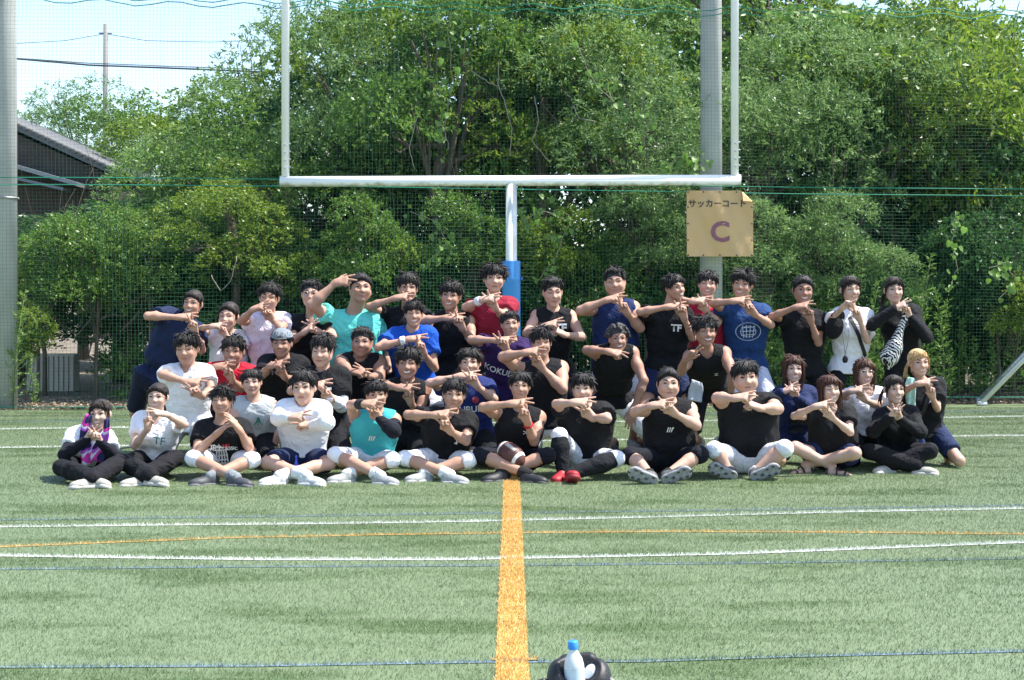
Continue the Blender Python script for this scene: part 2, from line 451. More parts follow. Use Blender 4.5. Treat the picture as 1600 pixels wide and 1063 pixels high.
    L0 = {'crop': .011, 'short': .026, 'bangs': .044, 'messy': .050, 'long': .040, 'part': .046}.get(style, .02)
    for i in range(nt_):                     # locks lying over the scalp, tips lifting
        th = u(0, 6.283); ph = math.acos(u(.05, 1))
        n = V(math.sin(ph)*math.cos(th), math.sin(ph)*math.sin(th), math.cos(ph))
        if n[1] > .45 and n[2] < .62: continue
        c = C0+n*V(ex, ey, ez)*.975
        tang = nrm(V(n[0], n[1], -.9*(1-n[2]))-n*(n @ V(n[0], n[1], -.9*(1-n[2])))+V(u(-.6, .6), u(-.6, .6), u(-.3, .3)))
        lift = {'crop': .55, 'short': .34, 'bangs': .14, 'messy': .30}.get(style, .12)*u(.4, 1.5)
        L = L0*u(.7, 1.3)
        lock([c, c+tang*L*.5+n*(.003+lift*L*.4), c+tang*L+n*(lift*L-.002)], .0095 if style != 'crop' else .007, .0025, .004)
    if style not in ('tied', 'afro', 'crop'):
        for s in (-1, 1):                    # sides over the ears
            for y in np.linspace(-.080, .048, 11):
                e = {'crop': .018, 'short': .010, 'bangs': -.010, 'messy': -.016, 'long': -.03, 'part': -.012}[style]+u(-.014, .010)
                xs = s*(ex+.001)*math.sqrt(max(.1, 1-((y+.018)/.112)**2))
                lock([(xs*.90, y, .078), (xs*1.0, y+u(-.004, .004), .038), (xs*.97, y+u(-.005, .009), e)], .0105, .0035)
        for x in np.linspace(-.06, .06, 10):
            lock([(x, -.095, .05), (x*1.05, -.108, .0), (x+u(-.006, .006), -.098, -.055+u(-.012, .01))], .012, .004)
    if style == 'afro':
        for i in range(260):
            th = u(0, 6.283); ph = math.acos(u(-.25, 1))
            n = V(math.sin(ph)*math.cos(th), math.sin(ph)*math.sin(th), math.cos(ph))
            if n[1] > .55 and n[2] < .42: continue
            P.append(ball(V(0, -.016, .036)+n*V(.102, .108, .094)*u(.88, 1.10), u(.008, .016), .003))
    if style == 'long':
        for s in (-1, 1):
            for i in range(9):
                y = -.06+.0155*i
                lock([(s*.074, y, .05), (s*.084, y, -.02), (s*(.080+u(-.006, .006)), y+u(-.006, .006), -.085), (s*(.072+u(-.016, .012)), y+.004, -.165+u(-.05, .03))], .0125, .004)
    if style == 'tied':
        for i in range(22):
            x = -.07+.14*i/21
            zt = .034+ez*math.sqrt(max(0, 1-(x*.9/ex)**2)); lock([(x*.85, surf(x*.85, .075)-.006, .075), (x*.95, .03, .034+(zt-.034)*.86-.004), (x*.9, -.03, zt-.006), (x*.3, -.108, .055)], .0075, .006, .004)
        P.append(elli((0, -.130, .045), (.032, .030, .032), .02))
        for s in (-1, 1): lock([(s*.062, .062, .06), (s*.075, .048, .02), (s*.077, .043, -.035)], .0045, .002)
    lo, hi = bounds(P+fr, .015); v = Vol(lo, hi, .0080); v.add(P)
    X, Y, Z = v.full()
    v.cut([cut0])
    if style != 'long' and not pony:         # keep only what sits above ears and nape
        zc = np.interp(v.ax[1], [-.12, -.05, .0, .05, .10], {'crop': [-.05, -.035, .004, .006, .01], 'tied': [-.05, -.03, -.004, .0, .01], 'afro': [-.06, -.05, -.03, .01, .02]}.get(style, [-.072, -.062, -.030, -.030, -.03]))[None, :, None]
        v.d = np.maximum(v.d, (zc-Z).astype(np.float32))
    Pv, Q = v.nets(); Pv = smooth_mesh(Pv, Q, 1, .5)
    if SV: Q = np.concatenate([Q, np.array(SQ)+len(Pv)]); Pv = np.concatenate([Pv, np.array(SV)])
    return raw_mesh('hair', Pv, Q, mtl)

# ------------------------------------------------------------------ hand in its own space: y along the fingers, z out of the back, x to the thumb
def hand_prims(gest, sz=1.0):
    P = []; kx = [.031, .010, -.011, -.031]; ky = [.086, .090, .086, .076]; L = [.072, .080, .073, .057]
    for i in range(4):
        P.append(cone((kx[i]*.55, .0, 0), (kx[i], ky[i], .0), .0155, .0125, .018))
    P.append(cone((0, -.02, 0), (0, .02, 0), .026, .027, .02, V(0, 0, 1), .72))
    for i in range(4):
        b = V(kx[i], ky[i], 0); l = L[i]; r0, r1 = (.0092, .0074) if i < 3 else (.008, .0065)
        if gest == 'v': ext = i < 2
        elif gest == 'flat': ext = True
        elif gest == 'gun': ext = i < 2
        else: ext = False
        if ext:
            sp = {'v': [.30, -.20, 0, 0], 'flat': [.10, .02, -.06, -.16], 'gun': [.10, -.30, 0, 0]}[gest][i]
            c = .10 if gest != 'flat' else .28
            d1 = V(math.sin(sp), math.cos(sp)*math.cos(c*.5), -math.sin(c*.5)); d2 = nrm(d1+V(0, -.02, -math.sin(c)))
            m = b+d1*l*.48
            P += [cone(b, m, r0+.001, r0, .006), cone(m, m+d2*l*.55, r0, r1, .004)]
        else:
            k1 = b+V(0, .022, -.034)*(l/.073); k2 = k1+V(0, -.026, -.012)*(l/.073); k3 = k2+V(0, -.016, .014)
            P += [cone(b, k1, r0+.001, r0, .006), cone(k1, k2, r0, r0, .004), cone(k2, k3, r0, r1, .004)]
    if gest == 'flat' or gest == 'gun':
        P += [cone((.022, .018, -.006), (.050, .048, -.012), .013, .011, .012), cone((.050, .048, -.012), (.062, .090, -.014), .0105, .008, .005)]
    else:
        P += [cone((.022, .018, -.008), (.040, .052, -.022), .013, .011, .012), cone((.040, .052, -.022), (.010, .080, -.046), .0105, .0085, .005)]
    return P
# ------------------------------------------------------------------ turf, painted lines, ground behind the net
def nodes(m): return m.node_tree.nodes, m.node_tree.links
def turf_mat(name, base, dark, pale, patch=.5, rough=.5):
    m = mat(name, base, rough, .5); n, l = nodes(m); b = n['Principled BSDF']
    ge = n.new('ShaderNodeNewGeometry'); mp = n.new('ShaderNodeMapping'); mp.inputs['Scale'].default_value = (.8, 2.6, 1)
    l.new(ge.outputs['Position'], mp.inputs[0])
    t1 = n.new('ShaderNodeTexNoise'); t1.inputs['Scale'].default_value = 1.0; t1.inputs['Detail'].default_value = 6; t1.inputs['Roughness'].default_value = .62
    l.new(mp.outputs[0], t1.inputs['Vector'])
    r1 = n.new('ShaderNodeMapRange'); r1.inputs[1].default_value = .49; r1.inputs[2].default_value = .62; r1.inputs[4].default_value = patch
    l.new(t1.outputs[0], r1.inputs[0])
    t2 = n.new('ShaderNodeTexNoise'); t2.inputs['Scale'].default_value = 130; t2.inputs['Detail'].default_value = 2
    l.new(ge.outputs['Position'], t2.inputs['Vector'])
    mx = n.new('ShaderNodeMix'); mx.data_type = 'RGBA'; mx.inputs[6].default_value = (*base, 1); mx.inputs[7].default_value = (*dark, 1)
    l.new(r1.outputs[0], mx.inputs[0])
    r2 = n.new('ShaderNodeMapRange'); r2.inputs[1].default_value = .45; r2.inputs[2].default_value = .65; r2.inputs[4].default_value = .55
    l.new(t2.outputs[0], r2.inputs[0])
    m2 = n.new('ShaderNodeMix'); m2.data_type = 'RGBA'; m2.inputs[7].default_value = (*pale, 1)
    l.new(r2.outputs[0], m2.inputs[0]); l.new(mx.outputs[2], m2.inputs[6]); l.new(m2.outputs[2], b.inputs['Base Color'])
    return m
TURF = turf_mat('turf', (.118, .162, .074), (.046, .084, .014), (.185, .226, .135), 1.0)
def blades(o, density, length, mtl, seed, tilt=.75, rad=.0016):
    g = bpy.data.node_groups.new('blades', 'GeometryNodeTree')
    g.interface.new_socket('Geometry', in_out='INPUT', socket_type='NodeSocketGeometry')
    g.interface.new_socket('Geometry', in_out='OUTPUT', socket_type='NodeSocketGeometry')
    n, l = g.nodes, g.links
    i = n.new('NodeGroupInput'); out = n.new('NodeGroupOutput')
    d = n.new('GeometryNodeDistributePointsOnFaces'); d.inputs['Density'].default_value = density; d.inputs['Seed'].default_value = seed
    c = n.new('GeometryNodeMeshCone'); c.fill_type = 'NONE'; c.inputs['Vertices'].default_value = 3
    c.inputs['Radius Top'].default_value = .0003; c.inputs['Radius Bottom'].default_value = rad; c.inputs['Depth'].default_value = length
    sm = n.new('GeometryNodeSetMaterial'); sm.inputs['Material'].default_value = mtl
    ins = n.new('GeometryNodeInstanceOnPoints'); rv = n.new('FunctionNodeRandomValue'); rv.data_type = 'FLOAT_VECTOR'
    rv.inputs[0].default_value = (-tilt, -tilt, 0); rv.inputs[1].default_value = (tilt, tilt, 6.28)
    rs = n.new('FunctionNodeRandomValue'); rs.data_type = 'FLOAT'; rs.inputs[2].default_value = .6; rs.inputs[3].default_value = 1.25
    j = n.new('GeometryNodeJoinGeometry')
    l.new(i.outputs[0], d.inputs[0]); l.new(d.outputs['Points'], ins.inputs['Points']); l.new(c.outputs['Mesh'], sm.inputs[0]); l.new(sm.outputs[0], ins.inputs['Instance'])
    l.new(rv.outputs[0], ins.inputs['Rotation']); l.new(rs.outputs[1], ins.inputs['Scale'])
    l.new(ins.outputs[0], j.inputs[0]); l.new(i.outputs[0], j.inputs[0]); l.new(j.outputs[0], out.inputs[0])
    o.modifiers.new('blades', 'NODES').node_group = g
# ground out to the horizon, turf sheet on it
soil = mat('soil', (.20, .165, .125), .95, .2, (3.0, .9, (.10, .085, .06)), (14, .8, .05))
gb = MB().grid(lambda a, b: (-260+520*a, -20+520*b, -.012), 4, 4)
tag(link('ground', gb.mesh('ground', soil)), kind='structure')
NETL, NETR = gnd(0, 641), gnd(1600, 630)               # foot of the net
def net_y(x): return NETL[1]+(NETR[1]-NETL[1])*(x-NETL[0])/(NETR[0]-NETL[0])
tb_ = MB()
tb_.v = [(-14, 1, -.004), (14, 1, -.004), (14, net_y(14)-.10, -.004), (-14, net_y(-14)-.10, -.004)]; tb_.f = [(0, 1, 2, 3)]; tb_.m = [0]
tag(link('artificial_turf', tb_.mesh('turf', TURF)), kind='structure')
gm = MB()                                               # blades only where the place is looked at
def trap(y0, y1, m): return [(-(y0*.40+m), y0, 0), (y0*.40+m, y0, 0), (y1*.40+m, y1, 0), (-(y1*.40+m), y1, 0)]
for (y0, y1) in ((3.6, 6), (6, 9), (9, 12), (12, 15), (15, net_y(0)-.12)):
    b = len(gm.v); gm.v += trap(y0, y1, .4); gm.f.append((b, b+1, b+2, b+3)); gm.m.append(0)
go = link('grass', gm.mesh('grass', TURF)); go.location.z = -.002
tag(go, 'short artificial grass blades covering the pitch', 'grass', kind='stuff')
blades(go, 8000, .013, TURF, 3, .8, .0009)
def line_from(pxs, width, name, mtl, dens, zoff, ln=.036):
    ln = ln*.4
    pts = [gnd(*p) for p in pxs]; vs_ = []; fs = []; N = len(pts)
    dense = []
    for i in range(N-1):
        for k in range(6): dense.append(pts[i]+(pts[i+1]-pts[i])*k/6)
    dense.append(pts[-1]); N = len(dense)
    for i, p in enumerate(dense):
        t = nrm(dense[min(i+1, N-1)]-dense[max(i-1, 0)]); nn = V(-t[1], t[0], 0)
        vs_ += [p+nn*width/2+V(0, 0, zoff), p-nn*width/2+V(0, 0, zoff)]
    fs = [(2*i, 2*i+1, 2*i+3, 2*i+2) for i in range(N-1)]
    o = link(name, raw_mesh(name, vs_, fs, mtl)); tag(o, kind='structure'); blades(o, dens, ln, mtl, 5)
YEL = turf_mat('turf_yellow', (.60, .36, .09), (.50, .28, .05), (.68, .50, .24), .6)
WHI = turf_mat('turf_white', (.66, .68, .64), (.5, .55, .45), (.75, .76, .74), .6)
BLU = turf_mat('turf_blue', (.15, .22, .26), (.11, .17, .10), (.20, .30, .40), .8)
line_from([(801, 1150), (800, 1000), (800, 880), (800, 790), (799, 735), (799, 690), (799, 655)], .122, 'yellow_line', YEL, 15000, .002, .040)
line_from([(768, 1031), (841, 1031)], .022, 'yellow_line', YEL, 15000, .003, .042)
ext = lambda p: [(-120, p[0][1]+(p[0][1]-p[1][1])*120/max(1, p[1][0]-p[0][0]))]+p+[(1720, p[-1][1]+(p[-1][1]-p[-2][1])*120/max(1, p[-1][0]-p[-2][0]))]
line_from(ext([(0, 869), (200, 872), (400, 875), (700, 875), (900, 871), (1150, 866), (1350, 858), (1600, 848)]), .030, 'white_line', WHI, 16000, .0015, .040)
line_from(ext([(0, 824), (250, 821), (500, 819), (750, 815), (1000, 809), (1300, 801), (1600, 795)]), .021, 'white_line', WHI, 16000, .0015, .040)
line_from(ext([(0, 700), (300, 696), (800, 690), (1200, 685), (1600, 681)]), .036, 'white_line', WHI, 12000, .0015, .040)
line_from(ext([(0, 671), (300, 667), (800, 661), (1300, 656), (1600, 651)]), .036, 'white_line', WHI, 12000, .0015, .040)
line_from(ext([(0, 855), (150, 849), (350, 841), (600, 836), (800, 833), (1050, 831), (1300, 832), (1600, 835)]), .020, 'yellow_line', YEL, 14000, .0012, .039)
line_from(ext([(0, 1043), (400, 1041), (760, 1035), (1000, 1034), (1250, 1026), (1600, 1018)]), .020, 'blue_line', BLU, 14000, .0012, .038)
line_from(ext([(0, 813), (400, 808), (800, 802), (1200, 797), (1600, 790)]), .020, 'blue_line', BLU, 12000, .0012, .037)
line_from(ext([(0, 890), (400, 886), (800, 884), (1200, 880), (1600, 873)]), .018, 'blue_line', BLU, 12000, .0012, .037)
line_from(ext([(0, 660), (800, 650), (1600, 643)]), .05, 'blue_line', BLU, 9000, .0012, .037)

# ------------------------------------------------------------------ goal post
white = mat('goal_paint', (.86, .88, .88), .35, .5, (5, .25, (.70, .73, .68)))
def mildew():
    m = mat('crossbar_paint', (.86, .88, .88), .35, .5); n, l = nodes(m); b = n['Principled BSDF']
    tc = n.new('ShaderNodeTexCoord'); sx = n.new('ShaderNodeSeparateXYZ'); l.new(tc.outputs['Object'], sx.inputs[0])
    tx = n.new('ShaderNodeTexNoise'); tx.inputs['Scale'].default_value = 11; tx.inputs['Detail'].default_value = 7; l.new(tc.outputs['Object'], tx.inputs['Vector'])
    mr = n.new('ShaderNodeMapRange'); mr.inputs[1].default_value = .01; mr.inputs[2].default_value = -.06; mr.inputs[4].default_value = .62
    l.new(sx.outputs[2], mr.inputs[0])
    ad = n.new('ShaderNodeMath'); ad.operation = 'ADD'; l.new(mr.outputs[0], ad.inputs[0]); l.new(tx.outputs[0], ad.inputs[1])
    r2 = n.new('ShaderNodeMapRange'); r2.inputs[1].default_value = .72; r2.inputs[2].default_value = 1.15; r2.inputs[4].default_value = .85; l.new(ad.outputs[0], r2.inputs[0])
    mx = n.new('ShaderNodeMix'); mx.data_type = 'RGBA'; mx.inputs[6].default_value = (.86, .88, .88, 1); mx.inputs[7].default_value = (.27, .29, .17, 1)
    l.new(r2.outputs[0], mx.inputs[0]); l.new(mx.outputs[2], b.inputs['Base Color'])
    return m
GY = F*CAMH/(648-HOR)                                   # goal stands where row 648 meets the turf
gx = lambda px: (px-800)/F*GY
gz = lambda py: CAMH-(py-HOR)/F*GY
goal = empty('goal_post', (gx(799), GY, 0)); tag(goal, 'white American football goal with blue padded post', 'goal')
zc_, rc = gz(284), .063
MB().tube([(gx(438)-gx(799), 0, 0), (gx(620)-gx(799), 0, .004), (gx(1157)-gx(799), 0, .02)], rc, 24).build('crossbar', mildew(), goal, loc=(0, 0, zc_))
for xl in (446, 1148):
    x = gx(xl)-gx(799); zb = zc_+.055+(.02 if xl > 800 else 0)
    u_ = MB().tube([(x, 0, zb), (x, 0, zb+6.1)], .047, 20).build('upright', white, goal)
    for k in range(4):
        MB().tube([(x, -.044, zb+.10+.092*k), (x, -.062, zb+.10+.092*k)], .013, 6).build('bolt', mat('zinc', (.45, .46, .47), .4, metal=.8), u_, False)
        MB().tube([(x+.040, 0, zb+.12+.092*k), (x+.066, 0, zb+.12+.092*k)], .010, 6).build('bolt', mat('zinc', (.45, .46, .47), .4), u_, False)
MB().tube([(0, 0, 0), (0, 0, zc_-.03)], .067, 24).build('post', mat('post_paint', (.74, .77, .74), .4, .5, (6, .6, (.45, .47, .36))), goal)
pad = MB().lathe([(.07, .02), (.108, .02), (.110, .1), (.108, gz(437)-.01), (.112, gz(437)), (.108, gz(437)+.012), (.107, gz(408)-.01), (.104, gz(408)), (.07, gz(408))], 28).build('post_pad', mat('pad_blue', (.06, .27, .62), .45, .4, (5, .4, (.05, .22, .52)), (9, .25, .02)), goal)
MB().tube([(.108*math.cos(t), .108*math.sin(t), gz(437)) for t in np.linspace(0, 6.28, 20)], .004, 6).build('strap', mat('pad_strap', (.03, .16, .45), .6), pad)
MB().box((gx(830)-gx(799)-.115, -.02, gz(436)), (.014, .012, .02)).build('buckle', mat('pad_strap', (.03, .16, .45), .6), pad)

# ------------------------------------------------------------------ concrete poles and ball-stop net
conc = mat('concrete', (.46, .47, .46), .85, .3, (4, .7, (.36, .375, .365)), (60, .3, .006))
NY = net_y(0)
def pole(px, base_py, r0, r1, h, label):
    x = (px-800)/F*net_y(0); y = net_y(x)+.30
    x = (px-800)/F*y
    p = empty('concrete_pole', (x, y, 0)); tag(p, label, 'pole', 'concrete poles carrying the net')
    MB().tube([(0, 0, -.1), (0, 0, h*.5), (0, 0, h)], [r0, (r0+r1)/2, r1], 28).build('shaft', conc, p)
    for z in (2.2, 2.75, 5.4):
        MB().tube([(-.01, -r0*1.02+.01, z), (-.01, -r0*1.02-.012, z)], .012, 8).build('bolt_hole', mat('rust', (.06, .045, .04), .8), p)
    return p, x, y
pl_, plx, ply = pole(4, 640, .185, .150, 12, 'grey concrete pole at the left edge')
zb_ = CAMH-(310-HOR)/F*ply
MB().tube([(.19*math.cos(t), .19*math.sin(t), zb_) for t in np.linspace(0, 6.28, 18)], .014, 6).build('clamp_band', mat('galv', (.30, .31, .32), .5, metal=.5), pl_)
pr_o, prx, pry = pole(1111, 640, .155, .118, 12, 'grey concrete pole behind the banner')
GRN = mat('net_green', (.04, .13, .095), .6, .3)
ROPE = mat('rope_green', (.02, .22, .14), .6, .3)
def sag(x, z): return .025*math.sin(x*1.7+z*.6)+.02*math.sin(x*.6-z*1.3)
def netting(name, z0, z1, cx, cz, rad, parent, dy=0.0, x0=-8.6, x1=8.6):
    mb = MB(); nx = int((x1-x0)/cx); nz = int((z1-z0)/cz); rng2 = random.Random(4)
    vs_, fs = [], []
    def twine(pts):
        b = len(vs_)
        for (x, y, z), (ax, az) in pts:
            vs_.extend([(x-ax*rad, y, z-az*rad), (x+ax*rad, y, z+az*rad), (x, y-rad*1.6, z)])
        for i in range(len(pts)-1):
            o = b+3*i
            fs.extend([(o, o+3, o+5, o+2), (o+2, o+5, o+4, o+1), (o+1, o+4, o+3, o)])
    for i in range(nx+1):
        x = x0+i*cx
        twine([((x+.012*math.sin(z_*2.1+i*.15)*(1 if 0 < k < 6 else 0), net_y(x)+sag(x, z_)+dy, z_), (1, 0)) for k, z_ in enumerate(np.linspace(z0, z1, 7))])
    for j in range(nz+1):
        z = z0+j*cz
        twine([((x, net_y(x)+sag(x, z)+dy, z+.022*math.sin(x*.9+j*.12)), (0, 1)) for x in np.linspace(x0, x1, 22)])
    o = link(name, raw_mesh(name, vs_, fs, GRN, False), parent); o['kind'] = 'stuff'
    return o
znet = CAMH-(297-HOR)/F*NY
net = empty('ball_stop_net', (0, 0, 0)); tag(net, 'tall green ball-stop netting strung between the concrete poles', 'net')
netting('lower_mesh', .05, znet-.02, .0455, .0455, .00115, net)
netting('upper_mesh', znet+.02, znet+5.6, .0455, .0455, .0010, net, .03)
for z, dy in ((znet, 0), (znet+.09, .03), (.06, 0), (CAMH-(6-HOR)/F*NY, .02), (CAMH-(14-HOR)/F*NY, .02)):
    MB().tube([(x, net_y(x)+sag(x, z)+dy, z+.03*math.sin(x*.35+z)+(.035*math.sin(x*7) if z > 3.9 else 0)) for x in np.linspace(-8.6, 8.6, 90)], .0065, 6).build('rope', ROPE, net)

# ------------------------------------------------------------------ banner
BY = net_y(prx)-.13
def bpt(px, py, d=0.0): return ray(px, py, BY)+V(0, d, 0)
bo = bpt(1124, 402)
ban = empty('banner', bo); tag(ban, 'yellowish vinyl banner reading soccer court C in Japanese', 'banner')
bx0, bx1, bz0, bz1 = bpt(1073, 0)[0], bpt(1177, 0)[0], bpt(0, 401)[2], bpt(0, 298)[2]
def bwave(x, z): return .010*math.sin(9*x+5*z)+.006*math.sin(15*x-11*z+1)+.002*math.sin(31*x+14*z)
def bfn(a, b):
    x = bx0+(bx1-bx0)*a; z = bz0+(bz1-bz0)*b; ov = (a-.76)+(b-.80)
    y = BY+bwave(x, z)
    if ov > .27:                              # torn corner folds down towards the camera
        e = ov-.27; x -= e*(bx1-bx0)*.95; z -= e*(bz1-bz0)*.95; y -= .012+min(e, .2)*.16
    return V(x, y, z)-bo
vin = mat('vinyl', (.56, .36, .16), .42, .45, (3, .5, (.55, .38, .18)), (6, .15, .02))
sheet = MB().grid(bfn, 48, 48).build('sheet', vin, ban)
def on_banner(me, cx, cy, name):
    o = bpt(cx, cy); n = len(me.vertices); co = np.zeros(n*3, dtype=np.float32); me.vertices.foreach_get('co', co); co = co.reshape(-1, 3)
    out = np.array([V(o[0]+p[0], BY+bwave(o[0]+p[0], o[2]+p[1])-.007, o[2]+p[1])-bo for p in co], dtype=np.float32)
    me.vertices.foreach_set('co', out.ravel()); me.update(); return link(name, me, sheet)
PENDING_TEXT = [('サッカーコート', .108, 1121, 319, (.035, .03, .035), .002), ('C', .36, 1125, 364, (.24, .085, .13), .010)]
for k in range(5):
    for (a, b) in ((k/4, 0.012), (k/4, .985 if k != 4 else None), (.012, k/4), (.985, k/4 if k < 4 else None)):
        if b is None or a is None: continue
        p = bfn(min(max(a, .02), .98), min(max(b, .02), .98))
        MB().tube([p+V(0, -.004, 0), p+V(0, -.012, 0)], .010, 8).build('eyelet', mat('eyelet', (.05, .045, .04), .5), sheet)

# ------------------------------------------------------------------ aluminium goal frame at the right edge
alu = mat('aluminium', (.62, .63, .63), .35, .5, (8, .4, (.5, .51, .52)), metal=.55)
fr0, fr1 = gnd(1532, 632), gnd(1538, 627)
ff = gnd(1534, 633); fo_ = empty('portable_goal', ff); tag(fo_, 'slanting aluminium pipes of a portable goal at right edge', 'goal frame')
A0 = gnd(1533, 634)-ff; B0 = gnd(1531, 628)-ff
A0[2] = .03; B0[2] = .03
for q, p0 in enumerate((A0, B0)):
    e = p0+V(1.75, .12, 1.75); MB().tube([p0, e], .034, 14).build('stay_pipe', alu, fo_)
    MB().tube([p0+V(-.05, 0, -.005), p0+V(.07, 0, -.005)], .036, 12).build('foot', alu, fo_)
MB().tube([A0+V(1.75, .12, 1.75), B0+V(1.75, .12, 1.75)], .03, 12).build('rail', alu, fo_)
MB().tube([A0+V(1.75, .12, 1.75), A0+V(1.75, .12, -.03)], .034, 14).build('side_post', alu, fo_)
# ------------------------------------------------------------------ vegetation behind the net
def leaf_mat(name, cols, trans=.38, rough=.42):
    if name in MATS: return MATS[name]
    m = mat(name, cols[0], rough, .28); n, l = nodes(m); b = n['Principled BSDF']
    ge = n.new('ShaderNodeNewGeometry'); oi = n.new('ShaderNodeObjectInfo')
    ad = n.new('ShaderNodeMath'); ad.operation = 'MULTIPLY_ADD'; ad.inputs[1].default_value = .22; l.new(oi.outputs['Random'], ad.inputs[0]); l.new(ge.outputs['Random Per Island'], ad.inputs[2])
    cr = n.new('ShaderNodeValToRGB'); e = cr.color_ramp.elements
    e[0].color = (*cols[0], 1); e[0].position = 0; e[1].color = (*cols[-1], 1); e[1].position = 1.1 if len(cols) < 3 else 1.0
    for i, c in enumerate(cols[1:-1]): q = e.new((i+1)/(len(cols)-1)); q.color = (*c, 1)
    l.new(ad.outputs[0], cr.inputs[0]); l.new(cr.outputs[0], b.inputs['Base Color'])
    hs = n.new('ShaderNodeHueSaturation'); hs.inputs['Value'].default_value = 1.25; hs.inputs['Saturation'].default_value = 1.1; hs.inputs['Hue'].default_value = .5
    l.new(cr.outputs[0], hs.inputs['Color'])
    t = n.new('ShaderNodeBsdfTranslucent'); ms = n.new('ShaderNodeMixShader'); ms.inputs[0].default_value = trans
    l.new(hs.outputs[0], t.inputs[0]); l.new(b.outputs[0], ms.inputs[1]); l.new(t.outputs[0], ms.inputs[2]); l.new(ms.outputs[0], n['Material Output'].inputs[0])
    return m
LM = {'fine': leaf_mat('leaf_fine', [(.105, .190, .060), (.16, .26, .090), (.24, .35, .14)], .40, .36),
      'mid': leaf_mat('leaf_mid', [(.065, .140, .030), (.11, .205, .045), (.18, .28, .07)], .40, .36),
      'yellow': leaf_mat('leaf_yellow', [(.095, .165, .028), (.15, .235, .042), (.24, .31, .065)], .42, .36),
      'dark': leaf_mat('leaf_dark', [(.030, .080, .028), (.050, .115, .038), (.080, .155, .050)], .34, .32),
      'vine': leaf_mat('leaf_vine', [(.10, .20, .042), (.15, .27, .06), (.20, .32, .09)], .45),
      'weed': leaf_mat('leaf_weed', [(.10, .20, .042), (.15, .26, .06), (.20, .30, .09)], .45)}
bark = mat('bark', (.13, .105, .08), .9, .2, (12, .8, (.07, .055, .045)), (30, .8, .02))
NR = np.random.default_rng(11)
def unit(n):
    v = NR.normal(size=(n, 3)); return v/np.linalg.norm(v, axis=1)[:, None]
def leaves_at(pos, axis, L, Wd, droop=.25):
    """diamond leaves, two triangles each, growing from pos along axis"""
    n = len(pos); axis = axis+np.array([0, 0, -droop]); axis /= np.linalg.norm(axis, axis=1)[:, None]
    side = np.cross(axis, unit(n)); side /= np.linalg.norm(side, axis=1)[:, None]+1e-9
    nor = np.cross(side, axis); ls = L*NR.uniform(.65, 1.25, (n, 1)); ws = Wd*NR.uniform(.7, 1.2, (n, 1))
    a = pos; b = pos+axis*ls*.45+side*ws*.5+nor*ws*.12; c = pos+axis*ls-nor*ls*.08; d = pos+axis*ls*.45-side*ws*.5+nor*ws*.12
    V_ = np.stack([a, b, c, d], 1).reshape(-1, 3); Q = np.arange(4*n).reshape(n, 4)
    return V_, Q
def crown_mesh(rx, ry, rz, nleaf, L, Wd, kind, lobes=14, flat=.0, per=8):
    c = unit(lobes)*NR.uniform(.35, .85, (lobes, 1))*np.array([rx, ry, rz]); lr = NR.uniform(.28, .50, lobes)*(rx*ry*rz)**(1/3)
    ns = nleaf//per
    wgt = lr**2/np.sum(lr**2); li = NR.choice(lobes, ns, p=wgt)
    dr = unit(ns); dr[:, 2] = np.where(dr[:, 2] < -.15, -dr[:, 2]*.8, dr[:, 2])
    rad = lr[li]*NR.uniform(.50, 1.0, ns)**.35
    base = c[li]+dr*rad[:, None]*np.array([1, 1, .8])
    tw = dr*.8+unit(ns)*.7+np.array([0, 0, .1]); tw /= np.linalg.norm(tw, axis=1)[:, None]
    k = np.arange(per)/per; tl = L*per*.30
    pos = base[:, None, :]+tw[:, None, :]*(k[None, :, None]*tl)+np.array([0, 0, -1])*(k**2)[None, :, None]*tl*.35
    ax = tw[:, None, :]*.7+unit(ns*per).reshape(ns, per, 3)*.8
    V_, Q = leaves_at(pos.reshape(-1, 3), ax.reshape(-1, 3), L, Wd)
    return raw_mesh('crown', V_, Q, LM[kind], False), c, lr
def limb_mesh(h, c, r0, lean=0.0):
    mb = MB(); r = random.Random(int(h*1000))
    top_ = V(c[:, 0].mean(), c[:, 1].mean(), 0)
    tr = [V(0, 0, -.1), V(lean*.2, 0, h*.35), V(lean*.5+r.uniform(-.1, .1), r.uniform(-.1, .1), h*.7), V(lean, 0, h)]
    mb.tube(tr, [r0*1.25, r0, r0*.8, r0*.5], 10)
    for q in c[:9]:
        s_ = tr[1]+(tr[3]-tr[1])*r.uniform(.1, .9); e = q+V(lean, 0, h)
        m1 = (s_+e)/2+V(r.uniform(-.15, .15), r.uniform(-.15, .15), r.uniform(-.1, .2))
        mb.tube([s_, m1, e], [r0*.45, r0*.3, r0*.12], 6, cap=False)
        for _ in range(2):
            e2 = e+V(r.uniform(-.4, .4), r.uniform(-.4, .4), r.uniform(-.3, .4)); mb.tube([m1, (m1+e2)/2+V(0, 0, r.uniform(-.1, .1)), e2], [r0*.2, r0*.14, r0*.05], 5, cap=False)
    return mb.mesh('trunk', bark)
TV = {}
def variant(key, h, rx, ry, rz, n, L, Wd, kind, lobes, r0):
    cm, c, lr = crown_mesh(rx, ry, rz, n, L, Wd, kind, lobes); TV[key] = (cm, limb_mesh(h, c, r0), h)
variant('fine1', 3.6, 1.7, 1.4, 2.1, 22000, .070, .020, 'fine', 20, .10)
variant('fine2', 3.2, 1.9, 1.3, 1.8, 22000, .065, .019, 'fine', 22, .09)
variant('mid1', 3.8, 1.6, 1.4, 2.2, 17000, .072, .036, 'mid', 18, .12)
variant('mid2', 3.0, 1.8, 1.4, 1.9, 17000, .068, .034, 'mid', 20, .10)
variant('yel1', 3.6, 1.7, 1.4, 2.0, 16000, .072, .036, 'yellow', 18, .11)
variant('dark1', 2.6, 1.7, 1.3, 2.2, 15000, .090, .044, 'dark', 18, .10)
